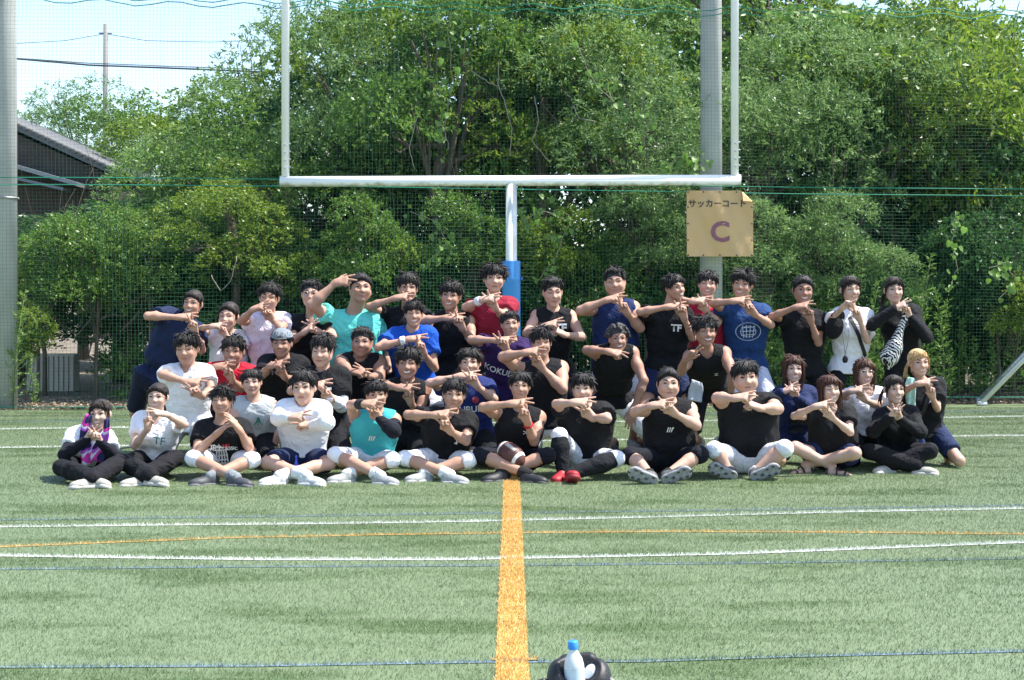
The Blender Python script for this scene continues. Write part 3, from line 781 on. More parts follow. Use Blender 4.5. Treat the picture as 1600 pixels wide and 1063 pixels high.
variant('droop', 3.9, 1.5, 1.3, 1.8, 8000, .150, .042, 'yellow', 14, .11)
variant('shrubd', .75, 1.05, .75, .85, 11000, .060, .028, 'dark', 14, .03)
variant('shrubm', .80, 1.10, .70, .90, 11000, .058, .026, 'mid', 14, .03)
variant('shrubf', .85, 1.0, .70, .95, 13000, .060, .016, 'fine', 14, .03)
variant('shruby', .70, .85, .60, .80, 8000, .062, .030, 'yellow', 12, .025)
used_t = {}
def tree(key, px, Y, z, scale, rz, name, label, group):
    cm, tm, h = TV[key]; Y = Y+max(0, (px-500)/1000)*(.9 if name.endswith('tree') else .45); x = (px-800)/F*Y
    o = empty(name, (x, Y, 0), rz); tag(o, label, 'tree' if name.endswith('tree') else 'shrub', group)
    sx, sz = scale if isinstance(scale, tuple) else (scale, scale)
    t = link('trunk', tm, o); t.scale = (sx, sx, z/h)
    if name.endswith('tree'): sz *= 1.28; sx *= 1.08
    c = link('crown', cm, o, (0, 0, z)); c.scale = (sx, sx, sz)
    return o
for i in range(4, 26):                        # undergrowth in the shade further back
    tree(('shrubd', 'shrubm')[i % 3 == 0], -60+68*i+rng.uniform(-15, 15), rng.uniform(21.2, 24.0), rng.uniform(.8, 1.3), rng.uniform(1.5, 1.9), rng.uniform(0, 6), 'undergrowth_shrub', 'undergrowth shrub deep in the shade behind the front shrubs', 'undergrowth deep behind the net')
GT, GS = 'trees behind the net', 'shrubs along the foot of the net'
# far left, below the sky
for a in [('mid1', 640, 27.0, 6.0, (1.5, 1.0), .8, 'leafy_tree', 'high leafy tree far back between left upright and centre'),
          ('mid2', 830, 27.5, 6.2, (1.5, 1.0), 3.0, 'leafy_tree', 'high leafy tree far back above the crossbar centre'),
          ('yel1', 1010, 27.0, 6.0, (1.5, 1.0), 1.7, 'leafy_tree', 'high yellow-green tree far back left of the right pole'),
          ('mid1', 1180, 27.5, 6.2, (1.6, 1.0), 4.4, 'leafy_tree', 'high leafy tree far back behind the right upright'),
          ('yel1', 1360, 26.5, 5.6, (1.6, 1.0), 5.2, 'leafy_tree', 'high yellow-green tree far back at the right'),
          ('mid2', 1530, 26.5, 5.0, (1.5, 1.0), .5, 'leafy_tree', 'leafy tree far back below the sky gap at right'),
          ('mid1', 205, 33.0, 4.35, (1.3, .7), 1.4, 'leafy_tree', 'leafy tree on the skyline just right of the utility pole'),
          ('yel1', 320, 30.0, 4.1, (1.3, .75), 5.4, 'leafy_tree', 'yellow-green tree on the skyline midway to the left upright'),
          ('mid2', 430, 26.0, 4.3, (1.0, .7), 2.2, 'leafy_tree', 'leafy tree on the skyline touching the left upright'),
          ('fine1', 315, 25.5, 3.5, (1.05, .85), .4, 'feathery_tree', 'pale feathery tree topping the left skyline under the sky'),
          ('fine2', 130, 33.5, 4.2, (1.25, 1.0), 2.0, 'feathery_tree', 'feathery tree rising just right of the shed roof'),
          ('mid2', 370, 24.5, 3.3, (1.15, .85), 1.0, 'leafy_tree', 'leafy tree on the skyline left of the left upright'),
          ('dark1', 45, 29.0, 3.3, (.55, .5), 1.2, 'leafy_tree', 'small dark tree peeping out beside the left pole'),
          ('yel1', 330, 21.6, 2.1, (.9, .62), 2.6, 'leafy_tree', 'yellowish leafy tree in the left half above the navy tee man'),
          ('mid1', 420, 21.4, 2.3, (1.0, .70), .2, 'leafy_tree', 'leafy tree directly left of the left upright'),
          ('yel1', 365, 19.9, 2.45, (.62, .42), 4.0, 'leafy_tree', 'yellow-green tree with a bare trunk showing behind pink polo'),
          ('fine1', 560, 21.8, 3.9, (1.05, 1.0), 3.3, 'feathery_tree', 'tall feathery tree just right of the left upright'),
          ('mid1', 690, 20.6, 4.0, (1.0, .95), .9, 'leafy_tree', 'tall tree whose vines hang above the middle of crossbar'),
          ('yel1', 610, 23.5, 4.6, (1.2, 1.0), .3, 'leafy_tree', 'yellowish tree far back right of the left upright'),
          ('dark1', 790, 22.5, 4.2, (1.2, 1.1), 5.0, 'leafy_tree', 'dark tree in the deep shade behind the centre post'),
          ('yel1', 850, 21.0, 4.35, (1.0, .80), 2.2, 'leafy_tree', 'yellow-green tree high above the right part of crossbar'),
          ('fine2', 990, 20.8, 3.55, (1.15, .95), 1.5, 'feathery_tree', 'feathery tree just left of the right concrete pole'),
          ('mid2', 960, 23.2, 4.6, (1.3, 1.1), 4.1, 'leafy_tree', 'broad tree far back left of the right concrete pole'),
          ('fine1', 1200, 20.6, 3.6, (1.05, .92), .1, 'feathery_tree', 'feathery tree just right of the right upright'),
          ('mid1', 1200, 23.0, 5.4, (1.35, 1.0), 2.9, 'leafy_tree', 'leafy tree reaching the top edge near the right upright'),
          ('fine2', 1345, 20.9, 3.7, (1.0, .95), 3.8, 'feathery_tree', 'feathery tree midway between right upright and right edge'),
          ('droop', 1490, 20.9, 3.85, (1.0, .95), 1.1, 'drooping_tree', 'tree with long drooping leaves at the upper right'),
          ('droop', 1380, 22.6, 4.7, (1.2, 1.0), 2.8, 'drooping_tree', 'drooping leaved tree touching the top edge at right'),
          ('dark1', 1420, 23.2, 3.6, (1.3, 1.1), .7, 'leafy_tree', 'dark tree in shade behind the zebra bag woman'),
          ('dark1', 1590, 21.2, 2.4, (1.1, .95), 3.1, 'leafy_tree', 'dark tree standing at the right edge'),
          ('droop', 1620, 21.6, 4.3, (.8, .7), 4.6, 'drooping_tree', 'drooping tree cut by the upper right corner'),
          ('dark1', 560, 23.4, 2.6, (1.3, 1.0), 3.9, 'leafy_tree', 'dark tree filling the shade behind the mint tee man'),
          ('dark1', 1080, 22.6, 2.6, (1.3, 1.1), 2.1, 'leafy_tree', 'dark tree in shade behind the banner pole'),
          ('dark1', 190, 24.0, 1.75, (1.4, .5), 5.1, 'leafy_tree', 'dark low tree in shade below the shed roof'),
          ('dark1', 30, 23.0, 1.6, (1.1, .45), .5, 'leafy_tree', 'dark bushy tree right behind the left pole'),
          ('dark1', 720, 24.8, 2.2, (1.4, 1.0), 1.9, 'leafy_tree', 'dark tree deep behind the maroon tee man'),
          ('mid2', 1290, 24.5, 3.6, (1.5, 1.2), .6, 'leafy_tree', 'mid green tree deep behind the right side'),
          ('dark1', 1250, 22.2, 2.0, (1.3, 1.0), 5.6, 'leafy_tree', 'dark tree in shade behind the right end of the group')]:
    tree(*a, GT)
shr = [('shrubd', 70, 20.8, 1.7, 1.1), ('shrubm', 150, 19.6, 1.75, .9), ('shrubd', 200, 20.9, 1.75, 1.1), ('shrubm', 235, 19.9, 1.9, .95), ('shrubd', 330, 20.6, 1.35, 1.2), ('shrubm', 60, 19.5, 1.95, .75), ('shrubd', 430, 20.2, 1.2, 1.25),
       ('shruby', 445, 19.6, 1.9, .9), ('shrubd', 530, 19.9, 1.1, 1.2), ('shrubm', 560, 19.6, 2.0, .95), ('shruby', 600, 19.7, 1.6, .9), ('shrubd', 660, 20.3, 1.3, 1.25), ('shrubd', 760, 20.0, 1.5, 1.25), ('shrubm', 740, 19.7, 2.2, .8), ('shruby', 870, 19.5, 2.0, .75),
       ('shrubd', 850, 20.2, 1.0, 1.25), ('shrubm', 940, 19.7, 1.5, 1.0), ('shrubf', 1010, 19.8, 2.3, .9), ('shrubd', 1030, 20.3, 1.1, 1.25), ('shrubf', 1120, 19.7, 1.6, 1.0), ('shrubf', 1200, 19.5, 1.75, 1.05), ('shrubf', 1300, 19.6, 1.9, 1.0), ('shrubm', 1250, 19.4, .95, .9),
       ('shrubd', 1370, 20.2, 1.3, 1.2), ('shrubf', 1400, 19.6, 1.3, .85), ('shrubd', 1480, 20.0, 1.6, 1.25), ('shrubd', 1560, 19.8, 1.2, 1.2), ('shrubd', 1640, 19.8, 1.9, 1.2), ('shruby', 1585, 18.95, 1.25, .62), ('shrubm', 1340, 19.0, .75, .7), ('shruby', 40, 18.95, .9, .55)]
desc = {'shrubd': 'dark dense shrub', 'shrubm': 'mid green shrub', 'shrubf': 'fine leaved grey-green shrub', 'shruby': 'yellow-green shrub'}
place = lambda p: 'left of all people' if p < 210 else 'behind the left third of the group' if p < 560 else 'behind the middle of the group' if p < 1000 else 'behind the right third of the group' if p < 1400 else 'right of all people'
seen_ = {}
for k_, px_, Y_, z_, sc_ in shr:
    nm = desc[k_]+' '+place(px_); seen_.setdefault(nm, []).append(px_)
for k_, px_, Y_, z_, sc_ in shr:
    nm = desc[k_]+' '+place(px_); lst = sorted(seen_[nm])
    if len(lst) > 1: nm += ', '+('leftmost' if px_ == lst[0] else 'rightmost' if px_ == lst[-1] else 'second from left' if px_ == lst[1] else 'third from left')+' one'
    tree(k_, px_, Y_, z_, sc_, rng.uniform(0, 6), 'shrub', nm, GS)
# upright weeds by the foot of the net
def weed_mesh(h, n, L, Wd):
    z = np.linspace(.08, 1, n)*h; ang = NR.uniform(0, 6.28, n); ax = np.stack([np.cos(ang), np.sin(ang), NR.uniform(.2, .9, n)], 1)
    bend = .12*h*(z/h)**2
    pos = np.stack([bend, np.zeros(n), z], 1)
    sub = np.repeat(pos, 5, 0)+np.repeat(ax, 5, 0)*np.tile(np.linspace(.0, .16, 5)*h/1.6, n)[:, None]*np.repeat(np.clip(1.15-z/h, .15, 1), 5)[:, None]
    V_, Q = leaves_at(sub, np.repeat(ax, 5, 0)+unit(5*n)*.5, L, Wd, .1)
    st = MB().tube([(0, 0, 0), (.03*h, 0, h*.5), (.12*h, 0, h)], [.008, .006, .002], 5)
    return raw_mesh('leaves', V_, Q, LM['weed'], False), st.mesh('stem', mat('stem', (.12, .16, .05), .7))
WM = [weed_mesh(1.7, 90, .06, .016), weed_mesh(1.3, 70, .06, .020), weed_mesh(.8, 50, .055, .02)]
wl_ = [(1432, 0), (1455, 0), (1478, 0), (1498, 1), (1515, 1), (1418, 1), (1465, 1), (1440, 1), (1530, 2), (1400, 2), (1190, 1), (1215, 2), (1330, 1), (1370, 1), (1350, 0), (1310, 2), (1485, 2), (1550, 2), (1580, 1), (1600, 2), (640, 2), (588, 2), (575, 1), (620, 2), (52, 2), (20, 1)]
for i, (px_, k) in enumerate(wl_):
    y = net_y((px_-800)/F*NY)+rng.uniform(.12, .5); x = (px_-800)/F*y
    o = empty('weed', (x, y, 0), rng.uniform(0, 6.28)); h = ('tall', 'middling', 'low')[k]
    tag(o, h+' upright green weed growing at the foot of the net', 'weed', h+' weeds at the foot of the net')
    sc_ = rng.uniform(.8, 1.15)
    for nm, me in zip(('leaves', 'stem'), WM[k]): link(nm, me, o).scale = (sc_,)*3
# vines with large leaves climbing the net
def heart():
    mb = MB(); pts = [(0, 0), (.30, -.10), (.48, .15), (.42, .50), (.20, .80), (0, 1.0), (-.20, .80), (-.42, .50), (-.48, .15), (-.30, -.10)]
    ctr = (0, .40, .07); v_ = [ctr]+[(x, y, -.10*abs(x)) for x, y in pts]
    return raw_mesh('leaf', v_, [(0, i, i % 10+1) for i in range(1, 11)], LM['vine'], True)
HEART = heart()
vines = [('vine hanging above the middle of the crossbar', [(705, 0), (700, 60), (708, 130), (695, 180), (700, 235)], 20, 26), ('vine climbing left of the padded post', [(640, 330), (680, 345), (700, 380), (660, 420)], 14, 24), ('vine right of the padded post', [(815, 345), (850, 330), (890, 345), (870, 400), (840, 440)], 22, 24),
         ('vine with one large pale leaf left of the right pole', [(1023, 100), (1005, 160), (1012, 200), (1000, 240)], 9, 12), ('vine clump leaning on the right pole above the banner', [(1040, 262), (1060, 245), (1085, 245), (1098, 262)], 16, 16), ('vine straggling up beside the zebra bag woman', [(1492, 330), (1488, 380), (1496, 420), (1484, 450)], 10, 14),
         ('vine at the top right of the right upright', [(1200, 12), (1240, 18), (1290, 15), (1330, 22)], 20, 22), ('vine spray at the right edge', [(1545, 420), (1570, 410), (1590, 440), (1560, 470)], 14, 20), ('vine over the feathery trees left of the right pole', [(900, 70), (930, 130), (960, 160)], 14, 24)]
vbark = mat('vine_stem', (.28, .25, .20), .8)
for lab, pts, n, spread in vines:
    Yv = NY+.22; P3 = [ray(*p, Yv) for p in pts]; o = empty('vine', (P3[0][0], Yv, 0)); tag(o, 'large leaved '+lab, 'vine', 'large leaved vines on the net')
    b3 = V(P3[0][0], Yv, 0)
    end = P3[-1]-b3; stem = [p-b3 for p in P3]
    if stem[0][2] < stem[-1][2]: stem = stem[::-1]
    st2 = []
    for i in range(len(stem)-1):
        for k in range(5): st2.append(stem[i]+(stem[i+1]-stem[i])*k/5+V(rng.uniform(-.02, .02), rng.uniform(0, .03), 0))
    st2.append(stem[-1]); MB().tube(st2, .004, 5).build('stem', vbark, o)
    for i in range(n*2):
        t = rng.uniform(0, len(P3)-1.001); k = int(t); p = P3[k]+(P3[k+1]-P3[k])*(t-k)+V(rng.gauss(0, spread*.5)/F*Yv, rng.uniform(-.12, .15), rng.gauss(0, spread*.5)/F*Yv)-b3
        lf = link('leaf', HEART, o, p); s_ = rng.uniform(.05, .105); lf.scale = (s_, s_, s_)
        lf.rotation_euler = (rng.uniform(-2.6, -1.2), rng.uniform(-.5, .5), rng.uniform(-.9, .9))
# bare hanging stems
for i, pts in enumerate([[(780, 95), (778, 130), (790, 165), (800, 200), (797, 245)], [(650, 185), (640, 230), (648, 265)], [(735, 110), (765, 130), (778, 135)], [(835, 150), (842, 190), (832, 220), (860, 255)], [(330, 430), (345, 455), (360, 440), (370, 400)], [(895, 165), (905, 185), (930, 190)]]):
    Yv = NY+.30; P3 = [ray(*p, Yv) for p in pts]; b3 = V(P3[-1][0], Yv, 0)
    s2 = []
    for k in range(len(P3)-1):
        for q in range(4): s2.append(P3[k]+(P3[k+1]-P3[k])*q/4-b3+V(rng.uniform(-.01, .01), rng.uniform(-.02, .02), 0))
    s2.append(P3[-1]-b3)
    where = ['right of the vine above the crossbar middle', 'hanging left of centre just above the crossbar', 'slanting high above the crossbar middle', 'curving right of centre above the crossbar', 'curving behind the woman in white tee', 'curving left of the right concrete pole'][i]
    o = link('hanging_stem', MB().tube(s2, .0055, 6).mesh('stem', vbark), None, b3); tag(o, 'pale bare woody stem '+where, 'stem', 'bare stems behind the net')
# leaf litter on the soil behind the net
n = 9000; px_ = NR.uniform(-7.5, 7.5, n); py_ = np.array([net_y(x) for x in px_])-.06+np.abs(NR.normal(0, 1.0, n))
V_, Q = leaves_at(np.stack([px_, py_, NR.uniform(-.008, .02, n)], 1), unit(n)*np.array([1, 1, .15]), .06, .035, 0)
lm_ = leaf_mat('litter', [(.16, .12, .08), (.26, .20, .14), (.36, .30, .22)], .1, .8)
tag(link('leaf_litter', raw_mesh('litter', V_, Q, lm_, False)), 'dry brown leaves scattered on the soil behind the net', 'leaf litter', kind='stuff')
# ------------------------------------------------------------------ shed, ribbed block, far utility pole and wires
SY = 27.0
sh0 = ray(90, 470, SY); sh0[2] = 0
shed = empty('shed', sh0); tag(shed, 'shed with corrugated grey roof and dark gable at left', 'shed')
roofm = mat('shed_roof', (.115, .12, .13), .6, .3, (6, .5, (.08, .085, .09))); wallm = mat('shed_wall', (.085, .072, .066), .85, .2, (7, .6, (.05, .045, .04)))
p = lambda px, py, dy=0.0: ray(px, py, SY)-sh0+V(0, dy, 0)
a0, a1 = p(-60, 163), p(184, 276)
def slab_(A, B, th, y0, y1, name, m):
    mb = MB(); d = nrm(B-A); up_ = V(-d[2], 0, d[0])
    vs_ = []
    for y in (y0, y1):
        for q in (A, B):
            for s_ in (0, 1): vs_.append(q+up_*th*s_+V(0, y, 0))
    mb._add(vs_, [(0, 2, 3, 1), (4, 5, 7, 6), (0, 4, 6, 2), (1, 3, 7, 5), (0, 1, 5, 4), (2, 6, 7, 3)], 0)
    return mb.build(name, m, shed, False)
rf = slab_(a0, a1, .09, -.35, 5.5, 'roof', roofm)
d_ = nrm(a1-a0); Lr = np.linalg.norm(a1-a0); up_ = V(-d_[2], 0, d_[0])
for k in range(26):                           # corrugation ends along the verge
    q = a0+d_*Lr*(k+.5)/26+up_*.10; MB().tube([q+V(0, -.38, 0), q+V(0, 5.5, 0)], .045, 6).build('corrugation', roofm, rf)
mb = MB(); w_ = [p(-60, 172), p(176, 276), p(176, 470), p(-60, 470)]
mb._add([q+V(0, .0, 0) for q in w_]+[q+V(0, 5.2, 0) for q in w_], [(0, 3, 2, 1), (4, 5, 6, 7), (1, 2, 6, 5), (0, 1, 5, 4), (2, 3, 7, 6), (3, 0, 4, 7)], 0); mb.build('wall', wallm, shed, False)
slab_(p(-60, 238, -.9), p(142, 297, -.9), .07, 0, .9, 'canopy_roof', mat('canopy', (.26, .28, .29), .5, .4, (6, .5, (.3, .31, .33))))
slab_(p(-60, 262, -.85), p(120, 303, -.85), .05, 0, .7, 'canopy_beam', mat('canopy_beam', (.16, .20, .22), .6))
bk_ = gnd(78, 590); bk_ = ray(76, 577, 21.5); bk_[2] = 0
blk = empty('ribbed_block', bk_); tag(blk, 'pale ribbed concrete block under the shrubs at left', 'block')
cb = mat('pale_concrete', (.50, .47, .42), .85, .2, (8, .5, (.36, .34, .30)))
MB().box((0, .2, .28), (.36, .14, .28)).build('core', cb, blk, False)
for k in range(7): MB().box((-.12+.075*k, .05, .27), (.026, .02, .26)).build('rib', cb, blk, False)
UY = 55.0; u0 = ray(165, 470, UY); u0[2] = 0; upole = empty('utility_pole', u0); tag(upole, 'distant thin grey utility pole above the trees', 'pole')
zt_ = CAMH-(38-HOR)/F*UY
MB().tube([(0, 0, 0), (0, 0, zt_)], [.16, .085], 12).build('shaft', mat('far_pole', (.20, .20, .20), .8), upole); MB().tube([(-.25, 0, zt_-.35), (.25, 0, zt_-.35)], .03, 6).build('cross_arm', mat('far_pole', (.20, .20, .20), .8), upole)
def wire(pts, Yw, r, name, lab):
    P3 = [ray(*q, Yw) for q in pts]; o = link(name, MB().tube([q-P3[0] for q in P3], r, 5).mesh('wire', mat('wire', (.05, .055, .06), .6)), None, P3[0]); tag(o, lab, 'wire', 'overhead wires at upper left')
wire([(-700, 20), (25, 92), (140, 102), (300, 108), (440, 114), (1200, 150)], 42, .028, 'overhead_wire', 'thick dark overhead cable crossing the sky at left')
wire([(-700, 10), (25, 91), (140, 99), (300, 105), (440, 110), (1200, 145)], 42.3, .014, 'overhead_wire', 'thinner cable running just above the thick cable')
wire([(-600, 120), (25, 68), (100, 64), (165, 53)], UY, .012, 'overhead_wire', 'faint wire from the left to the utility pole')
wire([(165, 53), (230, 64), (330, 66), (440, 62), (1100, 20)], UY, .012, 'overhead_wire', 'faint wire from the utility pole to the right')
# ------------------------------------------------------------------ people
def xf(prims, o, R, s=1.0):
    out = []
    for p in prims:
        def f(X, Y, Z, g=p.f):
            x, y, z = X-o[0], Y-o[1], Z-o[2]
            return g((R[0, 0]*x+R[1, 0]*y+R[2, 0]*z)/s, (R[0, 1]*x+R[1, 1]*y+R[2, 1]*z)/s, (R[0, 2]*x+R[1, 2]*y+R[2, 2]*z)/s)*s
        cs = np.array([[(p.lo, p.hi)[a][0], (p.lo, p.hi)[b][1], (p.lo, p.hi)[c][2]] for a in (0, 1) for b in (0, 1) for c in (0, 1)])
        w = cs @ R.T*s+o
        out.append(Pr(f, w.min(0), w.max(0), p.k*s))
    return out
def on_ray(px, S, L, want=None, stretch=1.10):
    """point on the pixel's ray at distance L from S; want = preferred depth, else the nearer one"""
    C = V(0, 0, CAMH); d = nrm(ray(px[0], px[1], 1.0)-C); m = C-S
    b = m @ d; c = m @ m-L*L; disc = b*b-c
    if disc < 0:
        E = C+d*(-b); return S+nrm(E-S)*min(np.linalg.norm(E-S), L*stretch)
    t = [-b-math.sqrt(disc), -b+math.sqrt(disc)]
    pts = [C+d*q for q in t]
    if want is None: return pts[0]
    return min(pts, key=lambda p: abs(p[1]-want))
CROP = {'A': 70, 'B': 270, 'C': 470, 'D': 660, 'E': 830, 'G': 1000, 'K': 1190}
SHOES = {}
def shoe_mesh(style, col, sole):
    k = (style, col, sole)
    if k in SHOES: return SHOES[k]
    up = [elli((0, .040, .045), (.038, .042, .05), .02), cone((0, .06, .066), (0, .150, .046), .040, .036, .03),
          elli((0, .190, .036), (.045, .050, .034), .03), elli((0, .150, .030), (.044, .07, .036), .03), cone((0, .040, .082), (0, .060, .086), .040, .038, .02)]
    lo, hi = bounds(up, .02); v = Vol(lo, hi, .008); v.add(up); v.cut([elli((0, .040, .128), (.032, .042, .035), .008)]); v.plane((0, 0, .012), (0, 0, 1))
    P, Q = v.nets()
    laces = MB()
    mu = mat('shoe_'+style, col, .55, .4, (60, .8, tuple(c*.6 for c in col)), (90, .3, .004))
    a = raw_mesh('shoe', P, Q, mu)
    so = [cone((0, .042, .010), (0, .11, .010), .043, .041, .02), cone((0, .11, .010), (0, .190, .012), .041, .050, .02), ball((0, .198, .014), .049, .02)]
    lo, hi = bounds(so, .02); v = Vol(lo, hi, .008); v.add(so); v.plane((0, 0, -.004), (0, 0, 1)); v.plane((0, 0, .028), (0, 0, -1))
    P, Q = v.nets()
    b = raw_mesh('sole', P, Q, mat('sole_'+style, sole, .6, .4, (45, .7, tuple(c*.5 for c in sole)), (60, .6, .006)))
    for i in range(5):
        y = .085+.020*i; z = .100-.0135*i
        laces.tube([(-.024, y, z-.004), (0, y+.004, z+.004), (.024, y, z-.004)], .0035, 5)
    c = laces.mesh('laces', mat('lace', (.7, .7, .68), .8))
    stud = MB()
    for (x, y) in ((-.028, .05), (.028, .05), (-.030, .15), (.030, .15), (-.034, .20), (.034, .20), (0, .245), (0, .10)):
        stud.box((x, y, -.009), (.008, .010, .007), top=1.2)
    d = stud.mesh('studs', mat('stud_'+style, (.05, .05, .055), .5), False)
    SHOES[k] = (a, b, c, d)
    return SHOES[k]
def frame_from(y, z):
    y = nrm(y); x = nrm(np.cross(y, z)); z = np.cross(x, y)
    return np.stack([x, y, z], 1)
def mat4(o, R, s=1.0):
    M = Matrix([[*(R[i]*s), o[i]] for i in range(3)]+[[0, 0, 0, 1]])
    return M
def text_mesh(body, size, mtl, bold=0.0):
    cu = bpy.data.curves.new('t', 'FONT'); cu.body = body; cu.size = size; cu.align_x = 'CENTER'; cu.align_y = 'CENTER'; cu.offset = bold
    cu.resolution_u = 3
    ob = bpy.data.objects.new('t', cu); COL.objects.link(ob)
    bpy.context.view_layer.update()
    dg = bpy.context.evaluated_depsgraph_get()
    me = bpy.data.meshes.new_from_object(ob.evaluated_get(dg))
    bpy.data.objects.remove(ob); bpy.data.curves.remove(cu)
    me.materials.clear(); me.materials.append(mtl)
    return me

def build_person(D):
    g = D.get
    fem = g('fem', False); s = g('s', .93 if fem else 1.0); fat = g('girth', 1.0); mus = g('mus', 1.0)*(0.86 if fem else 1.0)
    cx0 = CROP[D['c']]; Kf = 2.7967
    px = lambda p: (cx0+p[0]/Kf, 400+p[1]/Kf)
    Yt = D['Y']; pose = D['pose']; r = random.Random(D['seed'])
    # ---- torso frame
    pl, pr_ = px(D['sh'][0]), px(D['sh'][1])
    a, b = ray(*pl, Yt), ray(*pr_, Yt)
    sc = (a+b)/2; sc[2] -= .050*s
    lat = nrm(b-a); yaw = g('yaw', 0.0)
    lat = V(lat[0]*math.cos(yaw), lat[0]*math.sin(yaw), lat[2])
    hw = (.132 if fem else .150)*s*(1+.35*(fat-1))*g('wide', 1.0)
    hipx = px(g('hip', ((D['sh'][0][0]+D['sh'][1][0])/2, 0)))
    if pose in ('sit', 'seiza'):
        hz = .115*s if pose == 'sit' else .24*s
        Yh_ = Yt+.07; P = ray(hipx[0], 0, Yh_); P[2] = hz
    else:
        Yh_ = Yt+g('lean', .04); P = ray(hipx[0], 0, Yh_)
        P[2] = sc[2]-.47*s if 'hip' not in D or D['hip'][1] == 0 else ray(*hipx, Yh_)[2]
        if pose == 'stand': P[2] = min(P[2], .92*s)
    up = nrm(sc-P); fwd = nrm(np.cross(lat, up)); lat = np.cross(up, fwd)
    SL, SR = sc-lat*hw, sc+lat*hw
    nb = sc+up*.048*s-fwd*.012
    # ---- head
    ht, hc = px(D['head'][0]), px(D['head'][1])
    Yhd = Yt-g('hfwd', .07); tp, ch = ray(*ht, Yhd), ray(*hc, Yhd)
    hu = np.linalg.norm(tp-ch); u = min(max((hu-.020)/.226, .92), 1.13)*g('hs', 1.0)
    hup = nrm(tp-ch); hc3 = ch+hup*.110*u; hc3[1] += .02
    hyaw, hpit = g('hyaw', r.uniform(-.14, .14)), g('hpit', r.uniform(-.03, .05))
    fdir = V(math.sin(hyaw)*math.cos(hpit), -math.cos(hyaw)*math.cos(hpit), math.sin(hpit))
    hR = frame_from(fdir, hup)                        # columns x,y,z
    hR = np.stack([hR[:, 0], hR[:, 1], hR[:, 2]], 1)
    hsx, hsz = r.uniform(.94, 1.05), r.uniform(.97, 1.03); hS = hR*np.array([hsx, 1.0, hsz])[None, :]
    HM = mat4(hc3, hS, u)
    hp = get_head(fem, g('hfat', 0.0))
    def hf(X, Y, Z):
        x, y, z = X-hc3[0], Y-hc3[1], Z-hc3[2]
        return head_dist(hp, (hR[0, 0]*x+hR[1, 0]*y+hR[2, 0]*z)/u/hsx, (hR[0, 1]*x+hR[1, 1]*y+hR[2, 1]*z)/u, (hR[0, 2]*x+hR[1, 2]*y+hR[2, 2]*z)/u/hsz)*u
    hl = lambda x, y, z: hc3+hR @ V(x, y, z)*u
    headp = Pr(hf, hc3-.15*u, hc3+.15*u, .018)
    # ---- arms
    Lu, Lf = .285*s, .245*s
    arms = []
    for side, key in ((-1, 'al'), (1, 'ar')):
        A = D[key]; S = SL if side < 0 else SR
        dep = Yt-(.30 if side < 0 else .265)+g('hd', 0.0) if A[3] != 'flat' else Yt-.12
        if len(A) > 5 and A[5] is not None: dep = Yt-A[5]
        ang = math.radians(A[2]); hd = V(math.cos(ang), 0, math.sin(ang))
        ep, wp = px(A[0]), px(A[1]); best = None
        for dw in np.arange(-.06, .061, .03):
            Wc = ray(*wp, dep+dw)
            if A[3] in ('v', 'fist'): Wc = Wc-hd*.035*s
            for ye in np.arange(dep-.06, Yt+.16, .01):
                Ec = ray(*ep, ye); l1 = np.linalg.norm(Ec-S)/Lu-1; l2 = np.linalg.norm(Wc-Ec)/Lf-1
                cost = l1*l1*(1.6 if l1 > 0 else 1)+l2*l2*(1.6 if l2 > 0 else 1)+dw*dw*3
                if best is None or cost < best[0]: best = (cost, Ec, Wc)
        E, Wp = best[1], best[2]
        d1 = E-S; l1 = np.linalg.norm(d1)
        if l1 > Lu*1.18: E = S+d1*(Lu*1.18/l1)
        fa = nrm(Wp-E)
        hd = nrm(hd+fa*.35+V(0, -.10, 0))
        if A[3] == 'flat': bk = V(0, -.7, .7) if abs(hd[2]) < .8 else V(0, -1, .1)
        elif side < 0: bk = V(-.15, -.55, .8) if abs(hd[0]) > .7 else V(-.5, .6, .2)
        else: bk = V(.45, .75, .1) if abs(hd[2]) > .6 else V(.1, -.5, .85)
        if len(A) > 6 and A[6] is not None: bk = V(*A[6])
        R = frame_from(hd, bk)
        if side < 0: R = np.stack([-R[:, 0], R[:, 1], R[:, 2]], 1)
        hs = s*(.92 if fem else 1.02)
        hpr = xf(hand_prims(A[3], 1), Wp+hd*.006, R, hs)
        arms.append(dict(S=S, E=E, W=Wp, hand=hpr, R=R, hd=hd, side=side, out=lat*side))
    # ---- legs
    hipw = (.092 if fem else .086)*s*(1+.4*(fat-1)); Lt, Ls = .43*s, .41*s
    hips = [P-lat*hipw, P+lat*hipw]; legs = []
    shoe_axes = [None, None]
    flatlat = nrm(V(lat[0], lat[1], 0)); flatf = nrm(V(fwd[0], fwd[1], 0))
